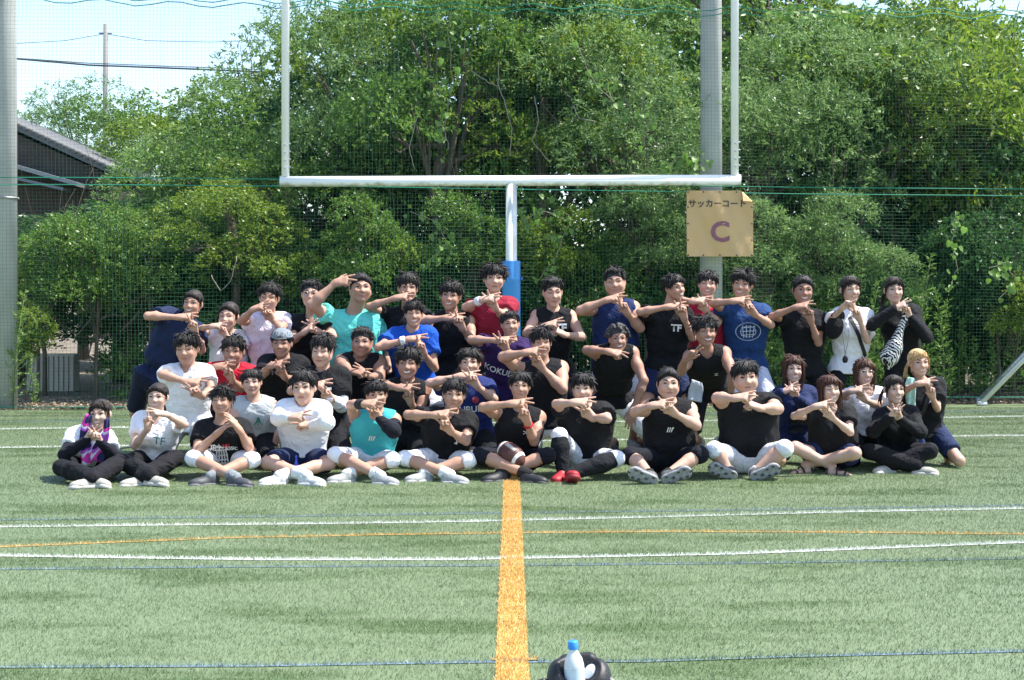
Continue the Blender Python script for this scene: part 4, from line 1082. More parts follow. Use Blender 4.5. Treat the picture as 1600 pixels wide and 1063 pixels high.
    if pose == 'sit':
        kp = [px(q) for q in D['knees']]; fp = [px(q) for q in D['feet']]
        cross = g('cross', True)
        for i in (0, 1):
            kn = on_ray(kp[i], hips[i], Lt*.95, None, 1.05); kn[2] = max(kn[2], .075)
            j = 1-i if cross else i
            fz = .055 if not g('soles') else .075
            an = gnd(fp[j][0], fp[j][1], fz)
            sd_ = 1 if j == 1 else -1
            if g('soles'):
                ax = nrm(V(sd_*.75, -.12, .30)); upv = V(0, .9, .25); an = an-ax*.06
            elif cross:
                ax = nrm(V(sd_*.88, -.38, .0)); upv = V(-sd_*.10, .45, .9); an = an-ax*.045
                if i == 0: an = an+V(0, -.03, .0)
                else: an = an+V(0, .09, 0); 
            else:
                ax = nrm(V(sd_*.25, -1, .05)); upv = V(0, .1, 1); an = an-ax*.02
            if 'ax' in D and D['ax'][j] is not None: ax = nrm(V(*D['ax'][j][0])); upv = V(*D['ax'][j][1])
            d_ = np.linalg.norm(an-kn)
            if d_ > Ls*1.12: an = kn+(an-kn)*Ls*1.12/d_; an[2] = max(an[2], .05)
            legs.append([hips[i], kn, an]); shoe_axes[i] = (ax, upv)
    elif pose in ('kneel', 'seiza'):
        for i, sd_ in ((0, -1), (1, 1)):
            h = hips[i]; dz = min(h[2]-.06*s, Lt*.99); fw = math.sqrt(max(Lt*Lt-dz*dz, .0004))
            spread = g('spread', .10)*sd_
            kn = h+flatf*fw*.95+flatlat*spread; kn[2] = .062*s
            an = kn-flatf*Ls*.97+flatlat*spread*.1; an[2] = .06*s
            legs.append([h, kn, an]); shoe_axes[i] = (nrm(-flatf+V(0, 0, -.45)), V(0, .3, -1)); 
            shoe_axes[i] = (nrm(-flatf*.6+V(0, 0, -.6)), -flatf*.6+V(0, 0, .5)-flatf)
    else:
        fx = g('feet')
        for i, sd_ in ((0, -1), (1, 1)):
            h = hips[i]
            if fx:
                an = gnd(*px(fx[i]), .0); an[2] = .085*s
            else:
                an = h+flatlat*sd_*g('stance', .05); an[1] = P[1]+g('footy', .0); an[2] = .085*s
            d_ = an-h; L = np.linalg.norm(d_); tot = Lt+Ls; ex = max(1.0, L/tot*1.004); lt, ls = Lt*ex, Ls*ex
            aa = (lt*lt-ls*ls+L*L)/(2*L); hh = math.sqrt(max(lt*lt-aa*aa, 0))
            pole = flatf*.9+flatlat*sd_*.35; dn = d_/L; pole = nrm(pole-dn*(pole @ dn))
            kn = h+dn*aa+pole*hh
            legs.append([h, kn, an]); shoe_axes[i] = (nrm(flatf+flatlat*sd_*.3), V(0, 0, 1))
    # ---- body primitives
    q = 1+.55*(fat-1)
    def slab(t, w, rr, fo=0.0, k=.05, dn=0.0):
        c = P+(sc-P)*t+fwd*fo*s+up*dn; return cone(c-lat*w*s*q, c+lat*w*s*q, rr*s*fat, rr*s*fat, k)
    if fem: torso = [(0, .066, .090, 0), (.40, .048, .076, .005), (.68, .056, .082, .01), (.86, .060, .080, .014)]
    else: torso = [(0, .076, .094, 0), (.40, .060, .082, .005), (.68, .072, .092, .01), (.87, .080, .092, .012)]
    if fat > 1.08: torso[1] = (.38, torso[1][1]+.012, torso[1][2]+.012, .028)
    slump = .02 if pose == 'sit' else 0
    def torso_prims(add, wadd, k, straight=0.0):
        T = [slab(t, w+wadd+(straight*(.012 if fem else .010) if .2 < t < .7 else 0), rr+add/fat/s+(straight*.010 if .2 < t < .7 else 0), fo-(slump if .2 < t < .7 else 0), k) for t, w, rr, fo in torso]
        T.append(cone(SL, SR, .050*s+add*.6, .050*s+add*.6, k))
        T += [cone(nb-up*.02, SL*.75+nb*.25, .052*s+add*.7, .046*s+add*.6, k), cone(nb-up*.02, SR*.75+nb*.25, .052*s+add*.7, .046*s+add*.6, k)]
        if fem: T += [ball(P+(sc-P)*.70+lat*sd_*.062*s+fwd*.075*s, .060*s+add*.8, .05) for sd_ in (-1, 1)]
        return T
    skip = g('shirt') is not None
    B = torso_prims(-.006 if skip else 0, -.004, .05)
    hb = hl(0, -.030, -.055)
    B += [cone(nb-up*.02, hb, (.046 if fem else .056)*s*g('neck', 1.0), (.043 if fem else .052)*s*g('neck', 1.0), .022)]
    B.append(headp)
    for A in arms:
        S, E, Wp = A['S'], A['E'], A['W']; am = fat*.25+.75
        B += [ball(S+up*.002-A['out']*.004, .051*mus*s*am, .035), cone(S, E, .044*mus*s*am, .0345*mus*s*am, .03),
              ball(S*.55+E*.45+(fwd*.006), .0425*mus*s*am, .03), ball(E+nrm(E-(S+Wp)/2)*.004, .0325*mus*s*am, .012),
              cone(E, E*.7+Wp*.3, .0325*mus*s*am, .0365*mus*s*am, .015), cone(E*.7+Wp*.3, Wp, .0360*mus*s*am, .0215*s, .02)]
        B += A['hand']
    lm = (1+.6*(fat-1))*g('leg', 1.0)*(.97 if fem else 1.0)
    for h, kn, an in legs:
        cal = nrm(np.cross(np.cross(kn-h, an-kn), an-kn)+1e-6)
        if (cal @ (h-kn)) < 0: cal = -cal
        thin = .93 if g('pants') else 1.0
        B += [cone(h, kn, .078*s*lm*thin, .050*s*lm, .02), ball(kn, .051*s*lm, .02), cone(kn, kn*.70+an*.30+cal*.014, .045*s*lm, .050*s*lm, .015),
              cone(kn*.70+an*.30+cal*.014, an, .050*s*lm, .032*s, .015)]
    for i in (0, 1):
        ax, upv = shoe_axes[i]; fR = frame_from(ax, upv); an = legs[i][2]
        if g('shoe') == 'sandal' or g('barefoot'):
            ft = [cone((0, .03, .03), (0, .16, .025), .030, .032, .02), elli((0, .185, .020), (.042, .035, .017), .02), cone((0, .03, .035), (0, .05, .09), .032, .034, .02)]
            ft += [cone(((i*2-1)*(-.030+.015*q_), .20, .016), ((i*2-1)*(-.032+.0165*q_), .235-.007*q_-(0 if q_ else .004), .013), .011 if q_ == 0 else .008, .010 if q_ == 0 else .007, .004) for q_ in range(5)]
        else:
            ft = [cone((0, .04, .045), (0, .19, .03), .026, .022, .02), cone((0, .04, .05), (0, .05, .10), .030, .033, .02)]
        B += xf(ft, an-fR @ V(0, .05, .09)*s*.98, fR, s*.98)
        legs[i].append((an-fR @ V(0, .05, .09)*s*.98, fR))
    # ---- skin: coarse everywhere, fine round head and hands
    base = V(P[0], P[1], 0)
    root = link('person', bpy.data.meshes.new('body'), None, base); vol = None
    tag(root, D['label'], 'person', D['group'])
    off = Matrix.Translation([-float(c) for c in base])
    def child(name, me, parent=root, M=None):
        o = link(name, me, parent)
        if M is not None: o.matrix_local = off @ M if parent is root else M
        return o
    def vol_child(name, prims, mtl, h=.0125, cuts=(), planes=(), fold=0.0, post=None, parent=root, fk=1.0):
        lo, hi = bounds(prims, .03); v = Vol(lo, hi, h).add(prims, fk)
        if fold:
            X, Y, Z = v.full(); d = 0
            for q_ in range(5):
                n = V(r.uniform(-1, 1), r.uniform(-1, 1), r.uniform(-.9, .9)); fr = r.uniform(22, 62)
                w = V(r.uniform(-1, 1), r.uniform(-1, 1), r.uniform(-1, 1))*r.uniform(6, 14)
                d = d+np.sin((X*n[0]+Y*n[1]+Z*n[2])*fr+r.uniform(0, 6)+1.6*np.sin(X*w[0]+Y*w[1]+Z*w[2]+r.uniform(0, 6)))*(40/(fr+20))
            v.d += (np.abs(d)*-fold+fold*1.2).astype(np.float32)
        for pt, n in planes: v.plane(pt, n)
        v.cut(cuts)
        if post: post(v)
        Pv, Q = v.nets()
        return child(name, raw_mesh(name, Pv-base, Q, mtl), parent), v
    # ---- face
    bs = g('exp', 'closed'); ey = g('eyes', 'eye_mid')
    for sd_ in (-1, 1):
        child('eye', face_mesh(ey, fem, g('hfat', 0.0), sd_), root, HM)
        child('eyebrow', face_mesh('brow_thin' if fem else 'brow_thick', fem, g('hfat', 0.0), sd_), root, HM)
    child('mouth', face_mesh('mouth_'+bs, fem, g('hfat', 0.0)), root, HM)
    # ---- hair
    hcol = {'black': (.013, .011, .011), 'soft': (.022, .016, .014), 'brown': (.075, .035, .020), 'auburn': (.06, .022, .014), 'blonde': (.55, .36, .17), 'grey': (.03, .028, .028)}[g('haircol', 'black')]
    hm = hair_mat(g('haircol', 'black'), hcol)
    hair = child('hair', hair_mesh(g('hair', 'bangs'), D['seed'], hm), root, HM)
    # ---- shirt
    SH = g('shirt')
    if SH:
        sl = SH.get('sleeve', 'short'); loose = SH.get('loose', .012 if sl == 'none' else .018)
        sm = cloth(SH['mat'], SH['col'], SH.get('rough', .8)); T = torso_prims(loose+.003, .002, .055, .4 if sl == 'none' else 1.0)
        sleeves = []; cuts = []
        stand = pose not in ('sit', 'seiza')
        if stand:
            for t in (-.10, -.20): T.append(slab(t, torso[0][1]*.98+.004, torso[0][2]+loose+.004, 0, .06))
        for A in arms:
            S, E, Wp = A['S'], A['E'], A['W']; am = mus*s*(fat*.25+.75)
            if sl == 'none':
                cuts.append(ball(S+A['out']*.044*s-up*.006, .076*s, .012)); continue
            fr = {'short': .56, 'long': 1.0, 'cap': .40}[sl] if SH.get('frac') is None else SH['frac']
            pad = .007+loose*.45
            pr = [ball(S, .047*am+pad, .03), cone(S, S+(E-S)*min(fr+.1, 1.0),   .047*am+pad, .045*am+pad*(1.7 if sl == 'short' else 1)+(.010*s if sl == 'short' else 0), .03)]
            if sl == 'long': pr += [ball(E, .044*am+pad, .02), cone(E, E+(Wp-E)*.93, .044*am+pad, .031*s+pad*.8, .02)]
            sleeves += pr
        hemt = SH.get('hem', -.14 if stand else .07)
        planes = [(P+(sc-P)*hemt, up)]
        cuts.append(cone(nb-up*.012+fwd*.026, hl(0, -.01, -.09)+up*.10, .056*s*g('neck', 1.0), .080*s, .006))
        if SH.get('neck') in ('v', 'polo'): cuts.append(cone(nb+fwd*.085-up*.055*s, nb+fwd*.09+up*.05, .008, .040*s, .006))
        shirt_parts = T+sleeves
        def trim(v):
            for A in arms:
                if sl == 'none': continue
                S, E, Wp = A['S'], A['E'], A['W']
                if sl != 'long':
                    n = nrm(E-S); fr = {'short': .56, 'cap': .40}[sl] if SH.get('frac') is None else SH['frac']; c = S+(E-S)*fr
                    X, Y, Z = v.full()
                    ax = (X-c[0])*n[0]+(Y-c[1])*n[1]+(Z-c[2])*n[2]
                    rad = np.sqrt(np.maximum((X-c[0])**2+(Y-c[1])**2+(Z-c[2])**2-ax*ax, 0))
                    reg = np.maximum(np.abs(ax-.06)-.06, rad-.10*s)
                    v.d = np.maximum(v.d, np.where(reg < 0, ax, -1).astype(np.float32))
        # torso cut at sleeve ends must not bite the chest: restrict by distance
        T0 = T
        lo, hi = bounds(shirt_parts, .03); v = Vol(lo, hi, .0138).add(sleeves); trim(v); v.add(T0)
        X, Y, Z = v.full(); d = 0
        for q_ in range(6):
            n = V(r.uniform(-1, 1), r.uniform(-1, 1), r.uniform(-1, 1)); fr_ = r.uniform(28, 85)
            w = V(r.uniform(-1, 1), r.uniform(-1, 1), r.uniform(-1, 1))*r.uniform(8, 18)
            d = d+np.sin((X*n[0]+Y*n[1]+Z*n[2])*fr_+r.uniform(0, 6)+1.7*np.sin(X*w[0]+Y*w[1]+Z*w[2]+r.uniform(0, 6)))*(45/(fr_+25))
        am_ = SH.get('fold', .0058)*(.75 if sl == 'none' else 1); v.d += (-(1.6-np.abs(d))*am_+am_*.5).astype(np.float32)
        for pt, n in planes: v.plane(pt, n)
        v.cut(cuts)
        Pv, Q = v.nets(); Pv = smooth_mesh(Pv, Q, 1, .5)
        shirt = child('shirt', raw_mesh('shirt', Pv-base, Q, sm)); vol = v
        if sl == 'long':
            pass
        if SH.get('neck') == 'polo':
            cm = cloth(SH['mat']+'_collar', SH.get('collar', SH['col']), .8); ring = []
            ring = []
            for k_ in range(17):
                def pt(j):
                    t = math.radians(25+310*j/17); fr_ = math.cos(t)       # 0 = front
                    return nb+lat*math.sin(t)*.070*s+fwd*(fr_*.070*s+.016)+up*(.020-.052*max(0, fr_)**.8)
                ring += [cone(pt(k_), pt(k_+1), .0115, .0115, .006), cone(pt(k_)*1.0-up*.016+nrm(pt(k_)-nb)*.008, pt(k_+1)-up*.016+nrm(pt(k_+1)-nb)*.008, .0095, .0095, .010)]
            lo, hi = bounds(ring, .02); vv = Vol(lo, hi, .0075).add(ring); Pv, Q = vv.nets()
            child('collar', raw_mesh('collar', Pv-base, Q, cm), shirt)
        def decal(name, me, along, t, dx, scale=1.0, tilt=0.0, parent=shirt, lift=.007):
            n = len(me.vertices); co = np.zeros(n*3, dtype=np.float32); me.vertices.foreach_get('co', co); co = co.reshape(-1, 3)*scale
            ct, st = math.cos(tilt), math.sin(tilt)
            ox = co[:, 0]*ct-co[:, 1]*st+dx; oz = co[:, 0]*st+co[:, 1]*ct
            o = P+(sc-P)*t
            pts = o[None, :]+ox[:, None]*lat[None, :]+oz[:, None]*up[None, :]+fwd[None, :]*.30
            hitp = pts.copy(); alive = np.ones(n, dtype=bool)
            for _ in range(110):
                dd = vol.sample(pts); inb = np.all((pts > vol.lo) & (pts < vol.lo+(vol.n-1)*vol.h), axis=1)
                hn = alive & inb & (dd < .0); hitp[hn] = pts[hn]; alive &= ~hn
                pts = pts-fwd[None, :]*.003
            hitp[alive] = (o+fwd*.11)[None, :]+ox[alive, None]*lat[None, :]+oz[alive, None]*up[None, :]
            hitp = hitp+fwd[None, :]*lift-base[None, :]
            me.vertices.foreach_set('co', hitp.astype(np.float32).ravel()); me.update()
            return child(name, me, parent) if parent is not None else link(name, me, None, base)
        for txt, t, dx, size, colr, *rest in SH.get('print', []):
            pm = mat('print_%s' % '_'.join('%02d' % int(c*99) for c in colr), colr, .6)
            if txt.startswith('#'):
                me = shape_mesh(txt, size, pm)
            else: me = text_mesh(txt, size, pm, rest[1] if len(rest) > 1 else .0)
            decal('print', me, None, t, dx, 1.0, rest[0] if rest else 0.0)
        D['_decal'] = decal
    # ---- arm sleeves
    for side in g('armsleeve', ()):
        A = arms[0 if side < 0 else 1]; S, E, Wp = A['S'], A['E'], A['W']; am = mus*s*(fat*.25+.75)
        colr = g('asleeve_col', (.012, .013, .02)); f0 = g('asleeve_from', .45)
        vol_child('arm_sleeve', [cone(S+(E-S)*f0, E, .044*am+.012, .041*am+.012, .02), ball(E, .040*am+.012, .02),
                  cone(E, E*.6+Wp*.4, .0405*am+.011, .0405*am+.011, .02), cone(E*.6+Wp*.4, Wp+A['hd']*.01, .0395*am+.010, .0265*s+.010, .02)],
                  cloth('sleeve_%02d%02d' % (int(colr[0]*90), int(colr[2]*90)), colr), .010, fold=.0012)
    for side, colr, wd in g('bands', ()):
        A = arms[0 if side < 0 else 1]; E, Wp = A['E'], A['W']; c = Wp+(E-Wp)*.16; n = nrm(E-Wp)
        vol_child('wristband', [cone(c-n*wd, c+n*wd, .0265*s+.012, .029*s+.012, .01)], cloth('band_%02d%02d' % (int(colr[0]*90), int(colr[1]*90)), colr), .008, planes=[(c-n*wd, n), (c+n*wd, -n)])
    # ---- trousers / shorts
    PT = g('pants')
    if PT:
        pm = cloth(PT['mat'], PT['col'], PT.get('rough', .8)); ln = PT['len']; lz = PT.get('loose', .012)
        Tp = [slab(t, w+.0, rr+min(lz, .010), fo, .05) for t, w, rr, fo in torso[:1]]
        c = P+(sc-P)*.16; Tp.append(cone(c-lat*.062*s*q, c+lat*.062*s*q, .086*s*fat+.004, .086*s*fat+.004, .05))
        low = []; trims = []
        for h, kn, an, _ in legs:
            rt, rk = .079*s*lm+lz, .051*s*lm+lz
            if ln == 'short':
                fr = PT.get('frac', .78); low.append([[cone(h, h+(kn-h)*(fr+.10), rt, rt*.92 if PT.get('flare') else rt+(rk-rt)*fr, .03)], (h+(kn-h)*fr, nrm(kn-h))])
            else:
                th = [cone(h, kn, rt, rk, .02), ball(kn, rk, .02)]
                if ln == 'knee':
                    e = kn+(an-kn)*.17; low.append([[cone(kn, kn+(an-kn)*.3, rk, rk-.002, .015)], (e, nrm(an-kn))]); trims += th
                else: trims += th+[cone(kn, kn*.68+an*.32, rk, .056*s*lm+lz*1.2, .015), cone(kn*.68+an*.32, an, .056*s*lm+lz*1.2, .040*s+lz*1.6, .015)]
        lo, hi = bounds(Tp+trims+[p_ for L_ in low for p_ in L_[0]], .03); v = Vol(lo, hi, .0138)
        X, Y, Z = v.full()
        v.add(Tp); v.plane(P+(sc-P)*(.20 if pose in ('sit', 'seiza') else .05), -up)
        for prs, (c, n) in low:
            v2 = Vol(lo, hi, .0138).add(prs).plane(c, -n); v.d = cat2(v.d, v2.d, .02).astype(np.float32)
        v.add(trims)
        d = 0
        for q_ in range(5):
            n = V(r.uniform(-1, 1), r.uniform(-1, 1), r.uniform(-1, 1)); fr_ = r.uniform(26, 70)
            d = d+np.sin((X*n[0]+Y*n[1]+Z*n[2])*fr_+r.uniform(0, 6)+1.5*np.sin(X*11+Z*9+r.uniform(0, 6)))*(40/(fr_+20))
        am_ = PT.get('fold', .0028); v.d += (-np.abs(d)*am_+am_*1.0).astype(np.float32)
        v.plane(V(0, 0, .008), V(0, 0, 1))
        Pv, Q = v.nets(); Pv = smooth_mesh(Pv, Q, 1, .5)
        child({'short': 'shorts', 'knee': 'football_pants', 'long': 'trousers'}[ln], raw_mesh('pants', Pv-base, Q, pm))
    # ---- leg sleeves, socks, shoes
    for i in g('legsleeve', ()):
        h, kn, an, _ = legs[i]
        vol_child('leg_sleeve', [cone(kn+(an-kn)*.10, kn*.68+an*.32, .050*s*lm+.012, .056*s*lm+.014, .015), cone(kn*.68+an*.32, an, .056*s*lm+.014, .035*s+.010, .015)], cloth('legsleeve', (.012, .013, .016)), .010)
    sk = g('sock')
    st = g('shoe', 'grey')
    SHST = {'grey': ((.33, .34, .34), (.42, .42, .42)), 'white': ((.62, .62, .60), (.60, .60, .58)), 'black': ((.02, .021, .024), (.05, .05, .055)),
            'red': ((.40, .02, .03), (.25, .02, .025)), 'beige': ((.42, .40, .35), (.5, .48, .44)), 'cleat': ((.10, .105, .11), (.30, .31, .32)), 'dark': ((.06, .062, .07), (.12, .12, .13))}
    for i in (0, 1):
        h, kn, an, (fo, fR) = legs[i]
        if sk:
            e = an+(kn-an)*sk[1]
            vol_child('sock', [cone(an+(an-kn)*.05, e, .035*s+.008, (.037+.022*sk[1])*s+.008, .01)], cloth('sock_%02d' % int(sk[0][0]*90), sk[0]), .009, planes=[(e, nrm(an-kn))])
        if st == 'sandal':
            mb = MB(); mm = mat('sandal_rubber', (.018, .016, .016), .6)
            mb.grid(lambda a_, b_: (math.sin(b_*6.283)*(.036+.012*math.sin(a_*2.6)), .02+a_*.235, -.012+.008*math.cos(b_*6.283)), 8, 10)
            for y0, zt in ((.17, .042), (.10, .075), (.015, .085)):
                mb.tube([(-.046, y0, .0), (-.042, y0, zt*.6), (-.018, y0+.004, zt), (.018, y0+.004, zt), (.042, y0, zt*.6), (.046, y0, .0)], .008, 6)
            o = child('sandal', mb.mesh('sandal', mm), root, mat4(fo, fR, s*.98))
        elif st:
            a_, b_, c_, d_ = shoe_mesh(st, *SHST[st]); M = mat4(fo, fR, s*.97)
            so = child('shoe', a_, root, M)
            for nm, me in (('sole', b_), ('laces', c_)): child(nm, me, so, Matrix.Identity(4))
            if g('soles'): child('studs', d_, so, Matrix.Identity(4))
    # skin last: coarse under the clothes, fine round head and hands
    lo, hi = bounds(B, .03); vc = Vol(lo, hi, .0170).add(B); Pc, Qc = vc.nets()
    box = [(hc3-V(.125, .155, .16)*u, hc3+V(.125, .155, .15)*u)]
    for A in arms:
        l_ = np.min([p.lo for p in A['hand']], 0)-.012; h_ = np.max([p.hi for p in A['hand']], 0)+.012
        hit = False
        for j, (bl, bh) in enumerate(box):
            if np.all(l_ < bh+.02) and np.all(h_ > bl-.02) and np.prod(np.maximum(bh, h_)-np.minimum(bl, l_)) < .085:
                box[j] = (np.minimum(bl, l_), np.maximum(bh, h_)); hit = True; break
        if not hit: box.append((l_, h_))
    allP, allQ, nv = [], [], 0
    cen = Pc[Qc].mean(1); keep = np.ones(len(Qc), dtype=bool)
    deep = lambda p, m: (vol.sample(p) < -m) & np.all((p > vol.lo+.01) & (p < vol.lo+(vol.n-2)*vol.h), axis=1) if vol is not None else np.zeros(len(p), dtype=bool)
    dc = deep(cen, .016)
    done = []
    for bl, bh in box:
        keep &= ~(np.all((cen > bl+.012) & (cen < bh-.012), axis=1) & ~dc)
        vf = Vol(bl, bh, .0066).add(B); Pf, Qf = vf.nets()
        cf = Pf[Qf].mean(1); kf = ~deep(cf, .024)
        for b2l, b2h in done: kf &= ~np.all((cf > b2l+.004) & (cf < b2h-.004), axis=1)
        done.append((bl, bh))
        allP.append(Pf); allQ.append(Qf[kf]+nv); nv += len(Pf)
    allP.append(Pc); allQ.append(Qc[keep]+nv)
    PP = np.concatenate(allP)-base; QQ = np.concatenate(allQ)
    used = np.zeros(len(PP), dtype=bool); used[QQ.ravel()] = True
    mp = np.cumsum(used)-1
    root.data = raw_mesh('body', PP[used], mp[QQ], skin(D.get('skin', 1)))
    D['_'] = dict(root=root, HM=HM, hl=hl, hR=hR, hc=hc3, u=u, P=P, sc=sc, nb=nb, lat=lat, up=up, fwd=fwd, arms=arms, legs=legs, base=base, child=child, vol_child=vol_child, s=s, hair=hair, SL=SL, SR=SR, fat=fat)
    return root
def shape_mesh(kind, size, mtl):
    """flat printed marks"""
    v = []; f = []
    def poly(pts):
        b = len(v); v.extend([(x*size, y*size, 0) for x, y in pts]); f.append(tuple(range(b, b+len(pts))))
    def bar(x0, y0, x1, y1, w, n=4):
        d = V(x1-x0, y1-y0); L = np.linalg.norm(d); d = d/L; p = V(-d[1], d[0])*w/2
        for i in range(n):
            a, c = V(x0, y0)+d*L*i/n, V(x0, y0)+d*L*(i+1)/n
            poly([a-p, c-p, c+p, a+p])
    if kind == '#slashes':
        for i in (-1, 0, 1): bar(i*.32-.08, -.4, i*.32+.10, .4+.0*i, .16, 3)
        bar(.40, .05, .62, .4, .14, 2)
    elif kind == '#ring':
        n = 28
        for rr, w in ((1.0, .05), (.62, .05)):
            for i in range(n):
                a0, a1 = 2*math.pi*i/n, 2*math.pi*(i+1)/n
                poly([(rr*math.cos(a)*k, rr*.72*math.sin(a)*k) for a, k in ((a0, 1), (a1, 1), (a1, 1-w/rr), (a0, 1-w/rr))])
        for x in (-.35, -.12, .12, .35): bar(x, -.5, x*1.3, .5, .06, 6)
        for y in (-.3, 0, .3): bar(-.55, y, .55, y+.08, .06, 6)
    elif kind == '#h':
        for s_ in (-1, 1):
            bar(-.5, .10*s_-.0+.28*s_, 0, .10*s_, .16, 3); bar(0, .10*s_, .5, .38*s_, .16, 3)
    elif kind == '#tri':
        for w in (0, 1, 2): 
            for s_ in (-1, 1): bar(0, .8-w*.35, s_*(.35+w*.18), -.15-w*.28, .12, 4)
        bar(0, .6, 0, -.9, .1, 4)
    elif kind == '#dot':
        n = 16
        for i in range(n):
            a0, a1 = 2*math.pi*i/n, 2*math.pi*(i+1)/n
            poly([(0, 0), (math.cos(a0), math.sin(a0)), (math.cos(a1), math.sin(a1))])
    elif kind == '#figure':                   # pale running-figure graphic
        for x in (-.7, -.35, 0, .35, .7): bar(x, -1, x*.7+.1, .55, .16, 6)
        bar(-.8, .62, .8, .62, .16, 6); bar(-.8, .95, .8, .95, .2, 6); bar(-.75, -.2, .75, -.05, .14, 6); bar(-.75, -.65, .75, -.6, .14, 6)
    elif kind == '#patch':
        for i in range(6):
            for j in range(4): poly([(-1+i/3, -.5+j/4), (-1+(i+1)/3, -.5+j/4), (-1+(i+1)/3, -.5+(j+1)/4), (-1+i/3, -.5+(j+1)/4)])
    elif kind == '#pipe': bar(0, -1, 0, 1, .03, 14)
    me = bpy.data.meshes.new('print'); me.from_pydata(v, [], f); me.materials.append(mtl); me.update()
    return me
# ------------------------------------------------------------------ the group: joints read off the photograph, distances from where they sit or stand
BLK = (.0105, .011, .013); WHT = (.80, .80, .82); NVY = (.016, .026, .075); GRY = (.34, .36, .39)
def top(mt, col, sleeve='short', **k): return dict(mat=mt, col=col, sleeve=sleeve, **k)
tb = lambda sl='short', **k: top('black', BLK, sl, **k)
wp = dict(mat='white_pants', col=(.78, .78, .82), len='knee', loose=.006)
bs = dict(mat='black_shorts', col=(.008, .009, .012), len='short', frac=.86, loose=.016, flare=True)
bk = dict(mat='black_knee', col=(.009, .010, .017), len='knee', loose=.010)
ns = dict(mat='navy_shorts', col=NVY, len='short', frac=.72, loose=.018, flare=True)
bt = dict(mat='black_track', col=(.010, .010, .013), len='long', loose=.016)
gs = dict(mat='grey_shorts', col=GRY, len='short', frac=.8, loose=.018, flare=True)
wl = (.74, .74, .74)
G1, G2, G3, G4 = 'people sitting in the front row', 'people kneeling in the second row', 'people crouching in the third row', 'people standing in the back row'
TOPW = (.78, .78, .76)
